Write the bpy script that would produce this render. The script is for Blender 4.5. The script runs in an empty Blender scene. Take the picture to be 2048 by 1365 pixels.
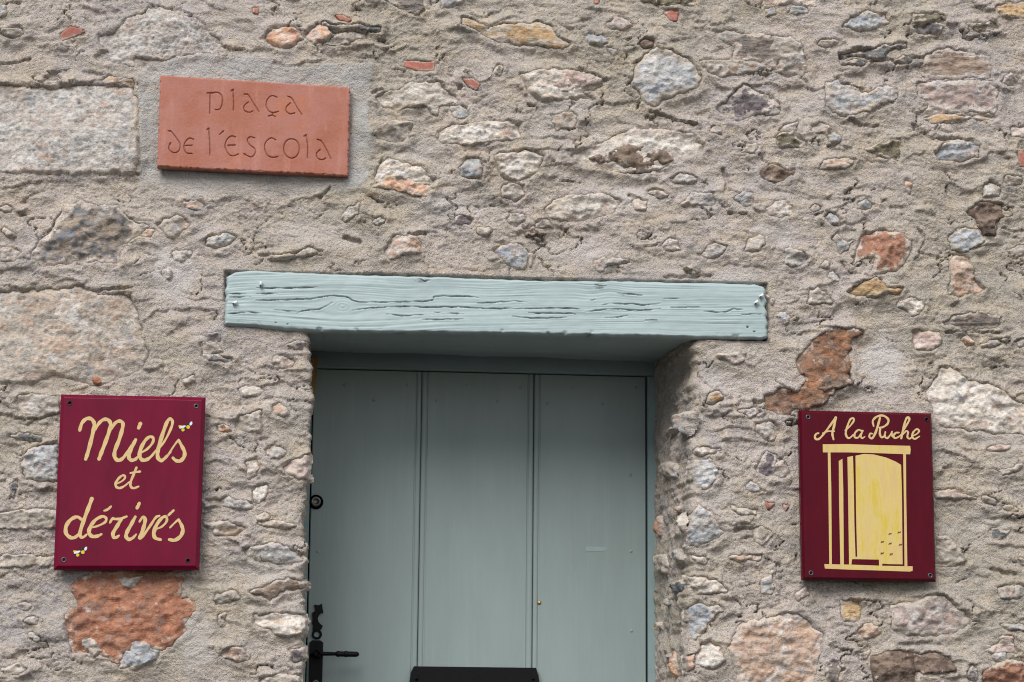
import bpy, math, random
import numpy as np
from mathutils import Vector, Matrix

# ------------------------------------------------------------------ camera, world, sun, exposure
SC = bpy.context.scene
COL = SC.collection
FPX = 4500.0                       # focal length in pixels of the 2048 px wide photograph
YAW, PITCH, ROLL = math.radians(5.2), math.radians(10.75), math.radians(0.48)
DIST, EYE = 5.4, 1.55              # camera stands 5.4 m from the wall
CAM = np.array([0.0, -DIST, EYE])
_f = np.array([math.sin(YAW)*math.cos(PITCH), math.cos(YAW)*math.cos(PITCH), math.sin(PITCH)])
_r = np.cross(_f, [0, 0, 1.0]); _r /= np.linalg.norm(_r)
_u = np.cross(_r, _f)
R_ = _r*math.cos(ROLL) + _u*math.sin(ROLL)
U_ = -_r*math.sin(ROLL) + _u*math.cos(ROLL)
cd = bpy.data.cameras.new('camera'); cam = bpy.data.objects.new('camera', cd); COL.objects.link(cam)
cd.sensor_width = 36.0; cd.lens = 36.0*FPX/2048.0; cd.clip_start = 0.05; cd.clip_end = 2000
cam.matrix_world = Matrix(((R_[0], U_[0], -_f[0], CAM[0]), (R_[1], U_[1], -_f[1], CAM[1]), (R_[2], U_[2], -_f[2], CAM[2]), (0, 0, 0, 1)))
SC.camera = cam

SUN_EL, SUN_AZ = math.radians(43), math.radians(-29)     # light falls from above, in front, and the left
w = bpy.data.worlds.new('World'); SC.world = w; w.use_nodes = True
nt = w.node_tree; nt.nodes.clear()
sky = nt.nodes.new('ShaderNodeTexSky'); sky.sky_type = 'NISHITA'; sky.sun_disc = False
sky.sun_elevation = SUN_EL; sky.sun_rotation = math.pi + (-SUN_AZ) * -1
sky.dust_density = 1.0; sky.air_density = 1.0; sky.ozone_density = 1.0
hs = nt.nodes.new('ShaderNodeHueSaturation'); hs.inputs['Saturation'].default_value = 0.35
bg = nt.nodes.new('ShaderNodeBackground'); bg.inputs[1].default_value = 0.05
ow = nt.nodes.new('ShaderNodeOutputWorld')
nt.links.new(sky.outputs[0], hs.inputs['Color']); nt.links.new(hs.outputs[0], bg.inputs[0]); nt.links.new(bg.outputs[0], ow.inputs[0])
sd = bpy.data.lights.new('sun', 'SUN'); sd.energy = 1.5; sd.angle = math.radians(38); sd.color = (1.0, 0.975, 0.945)
so = bpy.data.objects.new('sun', sd); COL.objects.link(so)
_sdir = Vector((math.sin(SUN_AZ)*math.cos(SUN_EL), -math.cos(SUN_AZ)*math.cos(SUN_EL), math.sin(SUN_EL)))
so.rotation_euler = _sdir.to_track_quat('Z', 'Y').to_euler(); so.location = (-3, -6, 8)
SC.view_settings.view_transform = 'Standard'; SC.view_settings.look = 'None'
SC.view_settings.exposure = 1.26; SC.view_settings.gamma = 1.0
SC.cycles.filter_width = 1.1; SC.cycles.max_bounces = 6; SC.cycles.diffuse_bounces = 2
SC.cycles.use_denoising = True; SC.cycles.denoiser = 'OPENIMAGEDENOISE'
SC.cycles.denoising_input_passes = 'RGB_ALBEDO_NORMAL'; SC.cycles.denoising_prefilter = 'NONE'    # keeps the grain of the mortar

# ------------------------------------------------------------------ helpers
def P(px, py, Y=0.0):
    """point on the upright plane y = Y that the photograph shows at pixel (px, py) -> x, z"""
    px = np.asarray(px, float); py = np.asarray(py, float)
    a = (px-1024.0)/FPX; b = -(py-682.5)/FPX
    dx = _f[0]+R_[0]*a+U_[0]*b; dy = _f[1]+R_[1]*a+U_[1]*b; dz = _f[2]+R_[2]*a+U_[2]*b
    t = (Y-CAM[1])/dy
    return CAM[0]+dx*t, CAM[2]+dz*t
PX = 0.0012                        # metres per photograph pixel on the wall

def _hash(ix, iy, seed):
    h = (ix.astype(np.int64)*374761393 + iy.astype(np.int64)*668265263 + seed*982451653) & 0xFFFFFFFF
    h = ((h ^ (h >> 13))*1274126177) & 0xFFFFFFFF
    return (h ^ (h >> 16)) & 0xFFFF
def perlin(x, y, seed=0):
    xi = np.floor(x); yi = np.floor(y); fx = x-xi; fy = y-yi
    u = fx*fx*fx*(fx*(fx*6-15)+10); v = fy*fy*fy*(fy*(fy*6-15)+10)
    def g(ix, iy, dx, dy):
        a = _hash(ix, iy, seed)*(2*math.pi/65536.0)
        return np.cos(a)*dx+np.sin(a)*dy
    n00 = g(xi, yi, fx, fy); n10 = g(xi+1, yi, fx-1, fy); n01 = g(xi, yi+1, fx, fy-1); n11 = g(xi+1, yi+1, fx-1, fy-1)
    a = n00+(n10-n00)*u; b = n01+(n11-n01)*u
    return (a+(b-a)*v)*1.5
def fbm(x, y, octv=4, seed=0, gain=0.5):
    s = 0; a = 1.0; t = 0
    for i in range(octv):
        s = s+a*perlin(x*2**i+i*17.3, y*2**i-i*9.1, seed+i*31); t += a; a *= gain
    return s/t
def sm(a, b, x):
    t = np.clip((x-a)/(b-a), 0, 1); return t*t*(3-2*t)
def sdist(poly, x, y):
    """signed distance to a closed polygon, positive inside"""
    poly = np.asarray(poly, float); n = len(poly)
    best = np.full(x.shape, 1e9); ins = np.zeros(x.shape, bool)
    for i in range(n):
        ax, ay = poly[i]; bx_, by_ = poly[(i+1) % n]
        ex, ey = bx_-ax, by_-ay; L = ex*ex+ey*ey+1e-12
        t = np.clip(((x-ax)*ex+(y-ay)*ey)/L, 0, 1)
        best = np.minimum(best, (x-ax-t*ex)**2+(y-ay-t*ey)**2)
        c = (ay > y) != (by_ > y)
        ins ^= c & (x < (bx_-ax)*(y-ay)/((by_-ay) if abs(by_-ay) > 1e-12 else 1e-12)+ax)
    d = np.sqrt(best)
    return np.where(ins, d, -d)
def ldist(pts, x, y):
    pts = np.asarray(pts, float); best = np.full(x.shape, 1e9)
    for i in range(len(pts)-1):
        ax, ay = pts[i]; ex, ey = pts[i+1]-pts[i]; L = ex*ex+ey*ey+1e-12
        t = np.clip(((x-ax)*ex+(y-ay)*ey)/L, 0, 1)
        best = np.minimum(best, (x-ax-t*ex)**2+(y-ay-t*ey)**2)
    return np.sqrt(best)
def crom(pts, n=6):
    """smooth curve through traced points"""
    p = np.asarray(pts, float)
    if len(p) < 3: return p
    q = np.vstack([2*p[0]-p[1], p, 2*p[-1]-p[-2]]); out = []
    for i in range(1, len(q)-2):
        for k in range(n):
            t = k/n; a, b, c, d = q[i-1], q[i], q[i+1], q[i+2]
            out.append(0.5*(2*b+(c-a)*t+(2*a-5*b+4*c-d)*t*t+(3*b-a-3*c+d)*t**3))
    out.append(p[-1]); return np.array(out)

def mesh_obj(name, verts, faces, mat, parent=None, smooth=True, attrs=None):
    me = bpy.data.meshes.new(name)
    verts = np.asarray(verts, np.float32).reshape(-1, 3)
    if isinstance(faces, np.ndarray):
        k = faces.shape[1]; nf = len(faces)
        me.vertices.add(len(verts)); me.vertices.foreach_set('co', verts.ravel())
        me.loops.add(nf*k); me.loops.foreach_set('vertex_index', faces.astype(np.int32).ravel())
        me.polygons.add(nf); me.polygons.foreach_set('loop_start', (np.arange(nf)*k).astype(np.int32))
        me.update(calc_edges=True)
    else:
        me.from_pydata(verts.tolist(), [], faces); me.update()
    if smooth: me.polygons.foreach_set('use_smooth', np.ones(len(me.polygons), bool))
    for an, av in (attrs or {}).items():
        a = me.attributes.new(an, 'FLOAT', 'POINT'); a.data.foreach_set('value', np.asarray(av, np.float32).ravel())
    me.materials.append(mat)
    o = bpy.data.objects.new(name, me); COL.objects.link(o)
    if parent: o.parent = parent
    return o
def tag(o, label=None, cat=None, group=None, kind=None):
    if label: o['label'] = label
    if cat: o['category'] = cat
    if group: o['group'] = group
    if kind: o['kind'] = kind
    return o
def empty(name, loc):
    o = bpy.data.objects.new(name, None); COL.objects.link(o); o.location = loc; o.empty_display_size = 0.1
    return o
def adopt(parent):
    """children are written in world coordinates: keep them there"""
    bpy.context.view_layer.update()
    inv = parent.matrix_world.inverted()
    for c in parent.children: c.matrix_parent_inverse = inv
def grid_faces(nr, nc, off=0, flip=False):
    i = np.arange(nr-1)[:, None]*nc+np.arange(nc-1)[None, :]+off; i = i.ravel()
    q = np.stack([i, i+1, i+1+nc, i+nc], 1)
    return q[:, ::-1] if flip else q
class MB:
    """collects shapes into one mesh"""
    def __init__(s): s.v = []; s.f = []
    def add(s, v, f):
        o = len(s.v); s.v += [tuple(map(float, p)) for p in v]; s.f += [tuple(i+o for i in q) for q in f]
    def box(s, x0, x1, y0, y1, z0, z1, b=0.0):
        if b <= 0:
            s.add([(x0,y0,z0),(x1,y0,z0),(x1,y1,z0),(x0,y1,z0),(x0,y0,z1),(x1,y0,z1),(x1,y1,z1),(x0,y1,z1)],
                  [(0,3,2,1),(4,5,6,7),(0,1,5,4),(1,2,6,5),(2,3,7,6),(3,0,4,7)])
        else:                       # chamfer round the front (low y) face
            v = [(x0+b,y0,z0+b),(x1-b,y0,z0+b),(x1-b,y0,z1-b),(x0+b,y0,z1-b),(x0,y0+b,z0),(x1,y0+b,z0),(x1,y0+b,z1),(x0,y0+b,z1),(x0,y1,z0),(x1,y1,z0),(x1,y1,z1),(x0,y1,z1)]
            f = [(0,1,2,3)]
            for a in (0, 4):
                for i in range(4): f.append((a+i, a+4+i, a+4+(i+1) % 4, a+(i+1) % 4))
            f.append((11,10,9,8)); s.add(v, f)
    def lathe(s, prof, axis, origin, seg=16, caps=True):
        """prof: (distance along axis, radius)"""
        ax = Vector(axis).normalized(); t = Vector((0,0,1)) if abs(ax.z) < .9 else Vector((1,0,0))
        e1 = ax.cross(t).normalized(); e2 = ax.cross(e1); O = Vector(origin); v = []; f = []
        for a, r in prof:
            for k in range(seg):
                th = 2*math.pi*k/seg; v.append(O+ax*a+e1*(r*math.cos(th))+e2*(r*math.sin(th)))
        for i in range(len(prof)-1):
            for k in range(seg): f.append((i*seg+k, i*seg+(k+1) % seg, (i+1)*seg+(k+1) % seg, (i+1)*seg+k))
        if caps: f.append(tuple(range(seg))); f.append(tuple(reversed(range((len(prof)-1)*seg, len(prof)*seg))))
        s.add(v, f)
    def prism(s, poly, y0, y1):
        """poly of (x, z); y0 front, y1 back"""
        n = len(poly); a = sum(poly[i][0]*poly[(i+1) % n][1]-poly[(i+1) % n][0]*poly[i][1] for i in range(n))
        if a < 0: poly = poly[::-1]
        v = [(x, y0, z) for x, z in poly]+[(x, y1, z) for x, z in poly]
        f = [tuple(range(n)), tuple(reversed(range(n, 2*n)))]+[(i, i+n, (i+1) % n+n, (i+1) % n) for i in range(n)]
        s.add(v, f)
    def build(s, name, mat, parent=None, smooth=False):
        return mesh_obj(name, s.v, s.f, mat, parent, smooth)

def lin(c):
    return tuple((v/255/12.92 if v/255 <= .04045 else ((v/255+.055)/1.055)**2.4) for v in c)+(1.0,)

# ------------------------------------------------------------------ materials
class NT:
    def __init__(s, name):
        s.m = bpy.data.materials.new(name); s.m.use_nodes = True; s.t = s.m.node_tree; s.t.nodes.clear()
        s.out = s.n('ShaderNodeOutputMaterial'); s.b = s.n('ShaderNodeBsdfPrincipled'); s.l(s.b.outputs[0], s.out.inputs[0])
        s.pos = s.n('ShaderNodeNewGeometry').outputs['Position']
    def n(s, t): return s.t.nodes.new(t)
    def l(s, a, b): s.t.links.new(a, b)
    def mapping(s, scale, rnd=0.0):
        m = s.n('ShaderNodeMapping'); m.inputs['Scale'].default_value = scale; s.l(s.pos, m.inputs['Vector'])
        if rnd:
            oi = s.n('ShaderNodeObjectInfo'); v = s.n('ShaderNodeVectorMath'); v.operation = 'SCALE'; v.inputs[0].default_value = (rnd, rnd*.7, rnd*1.3)
            s.l(oi.outputs['Random'], v.inputs['Scale']); s.l(v.outputs[0], m.inputs['Location'])
        return m.outputs[0]
    def noise(s, scale, detail=4, rough=.55, vec=None, dist=0):
        n = s.n('ShaderNodeTexNoise'); n.inputs['Scale'].default_value = scale; n.inputs['Detail'].default_value = detail
        n.inputs['Roughness'].default_value = rough; n.inputs['Distortion'].default_value = dist
        s.l(vec if vec is not None else s.pos, n.inputs['Vector']); return n.outputs['Fac']
    def ramp(s, fac, stops):
        r = s.n('ShaderNodeValToRGB'); e = r.color_ramp.elements
        while len(e) < len(stops): e.new(0.5)
        for k, (p, c) in enumerate(stops): e[k].position = p; e[k].color = c if len(c) == 4 else c+(1,)
        s.l(fac, r.inputs[0]); return r.outputs[0]
    def mix(s, fac, a, b, mode='MIX'):
        m = s.n('ShaderNodeMix'); m.data_type = 'RGBA'; m.blend_type = mode
        for v, i in ((fac, m.inputs[0]), (a, m.inputs[6]), (b, m.inputs[7])):
            if hasattr(v, 'links'): s.l(v, i)
            else: i.default_value = v
        return m.outputs[2]
    def math(s, op, a, b=0.0):
        m = s.n('ShaderNodeMath'); m.operation = op
        for v, i in ((a, m.inputs[0]), (b, m.inputs[1])):
            if hasattr(v, 'links'): s.l(v, i)
            else: i.default_value = v
        return m.outputs[0]
    def attr(s, name):
        a = s.n('ShaderNodeAttribute'); a.attribute_name = name; return a.outputs['Fac']
    def bump(s, h, dist, strength=1.0):
        b = s.n('ShaderNodeBump'); b.inputs['Distance'].default_value = dist; b.inputs['Strength'].default_value = strength
        s.l(h, b.inputs['Height']); s.l(b.outputs[0], s.b.inputs['Normal'])
    def fin(s, col, rough=.9, spec=.3):
        if hasattr(col, 'links'): s.l(col, s.b.inputs['Base Color'])
        else: s.b.inputs['Base Color'].default_value = col
        if hasattr(rough, 'links'): s.l(rough, s.b.inputs['Roughness'])
        else: s.b.inputs['Roughness'].default_value = rough
        s.b.inputs['Specular IOR Level'].default_value = spec
        return s.m
def g1(v): return (v, v, v, 1)

def mortar_colour(t):
    big = t.noise(2.2, 4, .6)
    c = t.ramp(big, [(.34, lin((186, 177, 163))), (.44, lin((199, 189, 177))), (.54, lin((209, 197, 190))), (.64, lin((196, 188, 186)))])
    mid = t.noise(17, 5, .6, t.mapping((1, 1, 1.7)))
    c = t.mix(t.ramp(mid, [(.48, g1(0)), (.68, g1(.8))]), c, lin((214, 198, 176)))
    c = t.mix(t.ramp(t.noise(11, 5, .65, t.mapping((1, 1, 1.5))), [(.5, g1(0)), (.68, g1(.75))]), c, lin((166, 161, 157)))
    c = t.mix(t.ramp(t.noise(34, 6, .7, t.mapping((1, 1, 2.2)), .3), [(.52, g1(0)), (.66, g1(.7))]), c, lin((222, 210, 194)))
    c = t.mix(t.ramp(t.noise(6, 5, .65), [(.50, g1(0)), (.66, g1(.45))]), c, lin((206, 188, 166)))
    c = t.mix(t.ramp(t.noise(52, 5, .7, t.mapping((1, 1, 1.6))), [(.58, g1(0)), (.70, g1(.55))]), c, lin((132, 124, 118)))
    grain = t.noise(330, 3, .7)
    c = t.mix(.85, c, t.ramp(grain, [(.28, g1(.55)), (.46, g1(.93)), (.6, g1(1.0)), (.74, g1(1.22))]), 'MULTIPLY')
    c = t.mix(.9, c, t.ramp(t.noise(125, 4, .75), [(.30, g1(.66)), (.42, g1(.92)), (.52, g1(1.02)), (.68, g1(1.16))]), 'MULTIPLY')
    vo = t.n('ShaderNodeTexVoronoi'); vo.inputs['Scale'].default_value = 150; t.l(t.pos, vo.inputs['Vector'])
    sp = t.math('LESS_THAN', vo.outputs['Distance'], .22)
    sel = t.n('ShaderNodeSeparateColor'); t.l(vo.outputs['Color'], sel.inputs[0])
    dark = t.math('MULTIPLY', sp, t.math('GREATER_THAN', sel.outputs[0], .86))
    lite = t.math('MULTIPLY', sp, t.math('LESS_THAN', sel.outputs[0], .10))
    c = t.mix(t.math('MULTIPLY', dark, .75), c, lin((92, 86, 84)))
    c = t.mix(t.math('MULTIPLY', lite, .7), c, lin((225, 216, 204)))
    return c
def mat_mortar():
    t = NT('mortar'); c = mortar_colour(t)
    cem = t.attr('cement')
    cg = t.mix(.8, t.ramp(t.noise(26, 5, .6), [(.3, lin((184, 183, 181))), (.7, lin((208, 206, 203)))]), t.ramp(t.noise(300, 3, .7), [(.3, g1(.82)), (.6, g1(1.05))]), 'MULTIPLY')
    c = t.mix(cem, c, cg)
    ps = t.attr('pale')
    c = t.mix(ps, c, t.mix(.7, lin((220, 213, 209)), t.ramp(t.noise(90, 4, .7), [(.3, g1(.78)), (.6, g1(1.05))]), 'MULTIPLY'))
    st = t.attr('stain')
    c = t.mix(st, c, lin((70, 60, 64)))
    h = t.math('ADD', t.noise(420, 3, .65), t.math('MULTIPLY', t.noise(150, 3, .6), 1.3))
    t.bump(h, .0056, 1.0)
    return t.fin(c, .95, .15)
PAL = {
 'quartz': [(202,190,174),(224,216,204),(182,170,156),(216,196,174)],
 'granite': [(174,166,158),(200,195,190),(150,142,135),(192,172,154)],
 'pale_limestone': [(184,187,194),(156,162,170),(212,210,206),(190,182,168)],
 'blue_limestone': [(146,153,164),(172,176,182),(118,124,134),(192,188,180)],
 'grey_stone': [(150,148,146),(178,174,168),(116,114,112),(168,156,142)],
 'pink_stone': [(182,144,128),(202,172,158),(164,126,112),(208,192,180)],
 'rose_stone': [(178,150,138),(160,142,135),(194,168,152),(148,126,120)],
 'orange_stone': [(202,142,98),(222,180,142),(182,112,72),(208,172,156)],
 'rust_stone': [(144,96,62),(110,80,64),(172,112,66),(160,134,116)],
 'red_brick_stone': [(180,112,72),(162,94,58),(192,130,92),(146,110,90)],
 'ochre_stone': [(204,170,118),(188,148,98),(218,194,152),(168,132,90)],
 'dark_stone': [(106,84,70),(132,108,88),(82,66,60),(150,122,98)],
 'brown_stone': [(142,124,110),(116,104,96),(166,142,120),(132,128,126)],
 'slate': [(86,89,93),(112,114,117),(64,66,70),(136,134,130)],
 'purple_stone': [(116,102,108),(94,82,88),(140,126,130),(154,146,144)],
 'terracotta': [(176,98,76),(164,88,68),(186,114,94),(156,90,74)],
 'olive_stone': [(126,116,86),(104,94,70),(148,134,106),(88,80,62)],
 'sand_stone': [(182,168,150),(162,150,136),(196,182,164),(150,138,124)],
 'peach_stone': [(202,162,126),(186,140,104),(208,184,164),(166,138,118)],
 'freckled_granite': [(174,162,147),(188,175,158),(152,142,130),(198,160,128)],
 'tan_stone': [(168,138,112),(146,116,94),(184,160,136),(152,138,128)],
 'mixed_stone': [(140,132,128),(178,152,124),(128,134,144),(108,100,94)],
 'red_stone': [(176,120,86),(158,102,74),(190,142,108),(148,108,90)],
}
def mat_stone(key):
    t = NT(key); p = [lin(c) for c in PAL[key]]
    strat = key in ('slate', 'brown_stone', 'tan_stone', 'ochre_stone')
    v = t.mapping((1, 1, 2.6 if strat else 1.25), 3.0)
    fine = key in ('granite', 'freckled_granite')
    n1 = t.noise(70 if fine else 24, 7, .68, v, .4)
    c = t.ramp(n1, [(.34, p[2]), (.45, p[0]), (.54, p[1]), (.65, p[3])])
    n2 = t.noise(9, 4, .6, v)
    c = t.mix(t.ramp(n2, [(.45, g1(0)), (.68, g1(.7))]), c, p[3])
    if key in ('quartz', 'pale_limestone', 'granite', 'sand_stone', 'peach_stone', 'blue_limestone', 'freckled_granite', 'grey_stone', 'rose_stone', 'orange_stone'):
        c = t.mix(t.ramp(t.noise(20, 6, .7, v, .6), [(.54, g1(0)), (.63, g1(.75))]), c, lin((178, 132, 98)))
        c = t.mix(t.ramp(t.noise(26, 6, .7, t.mapping((1, 1, 1.6), 7.0), .6), [(.55, g1(0)), (.64, g1(.8))]), c, lin((138, 140, 146)))
        c = t.mix(t.ramp(t.noise(15, 6, .7, t.mapping((1, 1, 1.4), 5.0), .5), [(.52, g1(0)), (.62, g1(.7))]), c, lin((218, 212, 206)))
    if key == 'red_brick_stone': c = t.mix(t.ramp(t.noise(22, 6, .7, v, .6), [(.58, g1(0)), (.66, g1(.8))]), c, lin((146, 138, 134)))
    if key not in ('terracotta',):
        n4 = t.noise(48, 5, .7, v)
        c = t.mix(t.ramp(n4, [(.56, g1(0)), (.66, g1(.8))]), c, p[2])
    c = t.mix(.8, c, t.ramp(t.noise(130, 5, .75, v), [(.28, g1(.55)), (.45, g1(.95)), (.55, g1(1.03)), (.74, g1(1.3))]), 'MULTIPLY')
    hsv = t.n('ShaderNodeHueSaturation'); hsv.inputs['Saturation'].default_value = .84 if key in ('terracotta',) else (.84 if key in ('red_stone', 'orange_stone', 'red_brick_stone', 'rust_stone', 'ochre_stone') else .72); hsv.inputs['Value'].default_value = 1.04; t.l(c, hsv.inputs['Color']); c = hsv.outputs[0]
    e = t.attr('edge')                               # mortar smeared over the rim
    film = t.math('ADD', e, t.math('MULTIPLY', t.math('SUBTRACT', t.noise(38, 5, .65), .5), 3.2 if key != 'terracotta' else 1.5))
    c = t.mix(t.ramp(film, [(.44, g1(0)), (.74, g1(.94))]), c, mortar_colour(t))
    h = t.math('ADD', t.noise(300, 4, .7, v), t.math('MULTIPLY', t.noise(85, 4, .65, v), 2.0))
    t.bump(h, .0028 if key != 'terracotta' else .0008, .9)
    return t.fin(c, .85 if key != 'slate' else .6, .25)
MATS = {}
def SM(k):
    if k not in MATS: MATS[k] = mat_stone(k)
    return MATS[k]
M_MORTAR = mat_mortar()

def mat_paint(name, col, rough, spec=.5, var=.06, bump=.0003, vscale=(6, 6, 6), bscale=160, nicks=False):
    t = NT(name); c0 = lin(col)
    n = t.noise(3.0, 5, .6, t.mapping(vscale))
    c = t.mix(1.0, c0, t.ramp(n, [(.3, g1(1-var)), (.7, g1(1+var))]), 'MULTIPLY')
    if nicks:                                        # chips, insect specks and faint drips in the paint
        vo = t.n('ShaderNodeTexVoronoi'); vo.inputs['Scale'].default_value = 21; t.l(t.pos, vo.inputs['Vector'])
        sp = t.n('ShaderNodeSeparateColor'); t.l(vo.outputs['Color'], sp.inputs[0])
        on = t.math('MULTIPLY', t.math('LESS_THAN', vo.outputs['Distance'], t.math('MULTIPLY', sp.outputs[1], .085)), t.math('GREATER_THAN', sp.outputs[0], .55))
        c = t.mix(t.math('MULTIPLY', on, .6), c, t.mix(t.math('GREATER_THAN', sp.outputs[2], .6), lin((92, 100, 100)), lin((196, 206, 204))))
        c = t.mix(t.ramp(t.noise(30, 4, .6, t.mapping((2.4, 1, .12))), [(.55, g1(0)), (.8, g1(.22))]), c, lin((158, 170, 166)))
    h = t.noise(bscale, 3, .6)
    if nicks: h = t.math('ADD', h, t.math('MULTIPLY', t.noise(170, 3, .6, t.mapping((1, 1, .03))), 2.2))     # brush marks
    t.bump(h, bump, .6)
    rr = t.ramp(t.noise(7, 4, .6), [(.3, g1(rough-.06)), (.7, g1(rough+.08))])
    return t.fin(c, rr, spec)
M_LINTEL = mat_paint('lintel_paint', (164, 180, 181), .52, .4, .05, .0004, (2, 8, 14), 260)
def _wear(m):                                        # bare dark wood where the splits have shed their paint
    t = m.node_tree; b = t.nodes['Principled BSDF']; src = b.inputs['Base Color'].links[0].from_socket
    a = t.nodes.new('ShaderNodeAttribute'); a.attribute_name = 'wear'; x = t.nodes.new('ShaderNodeMix'); x.data_type = 'RGBA'
    t.links.new(a.outputs['Fac'], x.inputs[0]); t.links.new(src, x.inputs[6]); x.inputs[7].default_value = lin((74, 80, 72)); t.links.new(x.outputs[2], b.inputs['Base Color'])
_wear(M_LINTEL)
M_DOOR = mat_paint('door_paint', (136, 150, 148), .42, .35, .045, .00025, (5, 5, 1.2), 90, True)
M_FRAME = mat_paint('frame_paint', (130, 150, 151), .45, .45, .04, .0002)
M_IRON = mat_paint('black_iron', (10, 10, 13), .45, .18, .2, .0004, (20, 20, 20), 220)
M_SIGN_L = mat_paint('maroon_paint', (104, 8, 42), .34, .2, .16, .00012, (9, 9, 3), 60)
M_SIGN_R = mat_paint('dark_maroon_paint', (78, 3, 23), .34, .14, .16, .00012, (12, 12, 2.5), 60)
M_CREAM = mat_paint('cream_paint', (206, 178, 124), .5, .35, .10, .0002, (30, 30, 30), 200)
def mat_hive():
    t = NT('yellow_paint')
    n = t.noise(16, 5, .65, t.mapping((3.2, 1, .5)))
    c = t.ramp(n, [(.34, lin((202, 176, 72))), (.45, lin((206, 182, 114))), (.6, lin((202, 174, 116))), (.74, lin((198, 170, 86)))])
    c = t.mix(t.ramp(t.noise(40, 4, .6, t.mapping((3, 1, .6))), [(.62, g1(0)), (.72, g1(.35))]), c, lin((196, 184, 120)))
    t.bump(t.noise(180, 3, .6, t.mapping((1, 1, .15))), .0002, .6)
    return t.fin(c, .5, .35)
M_HIVE = mat_hive()
M_BLACK = mat_paint('black_paint', (22, 18, 20), .5, .4)
M_BEEYEL = mat_paint('bee_yellow_paint', (226, 178, 30), .5, .4)
M_BEEWHITE = mat_paint('bee_white_paint', (216, 220, 230), .5, .4)
M_MARK = mat_paint('dark_mark_paint', (82, 34, 34), .5, .4)
M_SCREW = mat_paint('screw_metal', (92, 92, 98), .4, .5, .2, .0003, (60, 60, 60)); M_SCREW.node_tree.nodes['Principled BSDF'].inputs['Metallic'].default_value = .7
M_BRASS = mat_paint('brass', (176, 140, 84), .35, .5); M_BRASS.node_tree.nodes['Principled BSDF'].inputs['Metallic'].default_value = .8
M_STEEL = mat_paint('dull_steel', (120, 118, 114), .4, .5); M_STEEL.node_tree.nodes['Principled BSDF'].inputs['Metallic'].default_value = .8
M_CLIP = mat_paint('white_plastic', (226, 230, 232), .4, .5)
M_BAREWOOD = mat_paint('bare_wood', (164, 128, 76), .75, .2, .2, .0006, (30, 30, 4), 200)
M_TAPE = mat_paint('old_tape', (144, 160, 160), .5, .3)
def mat_plaque():
    t = NT('fired_clay')
    n = t.noise(7, 6, .62)
    c = t.ramp(n, [(.28, lin((160, 99, 78))), (.45, lin((167, 108, 90))), (.56, lin((171, 117, 104))), (.68, lin((177, 113, 89)))])
    st = t.noise(12, 5, .6, t.mapping((3.5, 1, .6)))
    c = t.mix(t.ramp(st, [(.55, g1(0)), (.75, g1(.4))]), c, lin((198, 146, 134)))
    c = t.mix(.6, c, t.ramp(t.noise(190, 4, .7), [(.25, g1(.8)), (.5, g1(1)), (.8, g1(1.12))]), 'MULTIPLY')
    t.bump(t.noise(240, 3, .6), .0004, .7)
    return t.fin(c, .8, .25)
M_PLAQUE = mat_plaque()
def mat_ground():
    t = NT('street_paving')
    c = t.ramp(t.noise(5, 6, .6), [(.3, lin((50, 49, 48))), (.7, lin((66, 64, 62)))])
    t.bump(t.noise(60, 5, .65), .004, .8); return t.fin(c, .9, .2)
M_GROUND = mat_ground()
# ------------------------------------------------------------------ layout of the wall
DEPTH = 0.375                                   # how far the door stands back in the wall
Z_HANDLE = float(P(632, 1307, DEPTH)[1]); Z_SILL = Z_HANDLE-1.05
# front edges of the opening, traced (pixel x, pixel y)
EL = [(617,640),(617,668),(621,700),(622,720),(625,742),(622,790),(618,830),(620,870),(620,920),(617,960),(612,1000),(608,1040),(611,1100),(613,1165),(607,1200),(610,1262),(608,1290),(609,1312),(604,1340),(603,1400)]
ER = [(1386,640),(1387,690),(1388,760),(1382,830),(1378,900),(1381,960),(1373,1010),(1373,1080),(1379,1130),(1371,1180),(1375,1250),(1370,1300),(1373,1400)]
def edge_fn(pts):
    x, z = P([p[0] for p in pts], [p[1] for p in pts]); o = np.argsort(z)
    return lambda zz: np.interp(zz, z[o], x[o])
XL, XR = edge_fn(EL), edge_fn(ER)
XB_R = float(P(1309, 1050, DEPTH)[0]); XB_L = float(XL(1.9))-0.012    # where the jambs meet the door frame

def axis(lo, f0, f1, hi, step, grow=1.08, cap=.02):
    a = list(np.arange(f0, f1+step*.5, step)); s = step; x = a[-1]; r = []
    while x < hi: s = min(s*grow, cap); x += s; r.append(x)
    s = step; x = a[0]; l = []
    while x > lo: s = min(s*grow, cap); x -= s; l.append(x)
    return np.array(l[::-1]+a+r)
cx0 = min(float(P(-25, 0)[0]), float(P(-25, 1365)[0])); cx1 = max(float(P(2073, 0)[0]), float(P(2073, 1365)[0]))
cz1 = max(float(P(0, -25)[1]), float(P(2048, -25)[1])); cz0 = min(float(P(0, 1390)[1]), float(P(2048, 1390)[1]))
STEP = .0029
xs = axis(-2.2, cx0, cx1, 3.4, STEP); zs = axis(0.0, cz0, cz1, 3.9, STEP); zs[0] = 0.0
GX, GZ = np.meshgrid(xs, zs)
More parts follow.
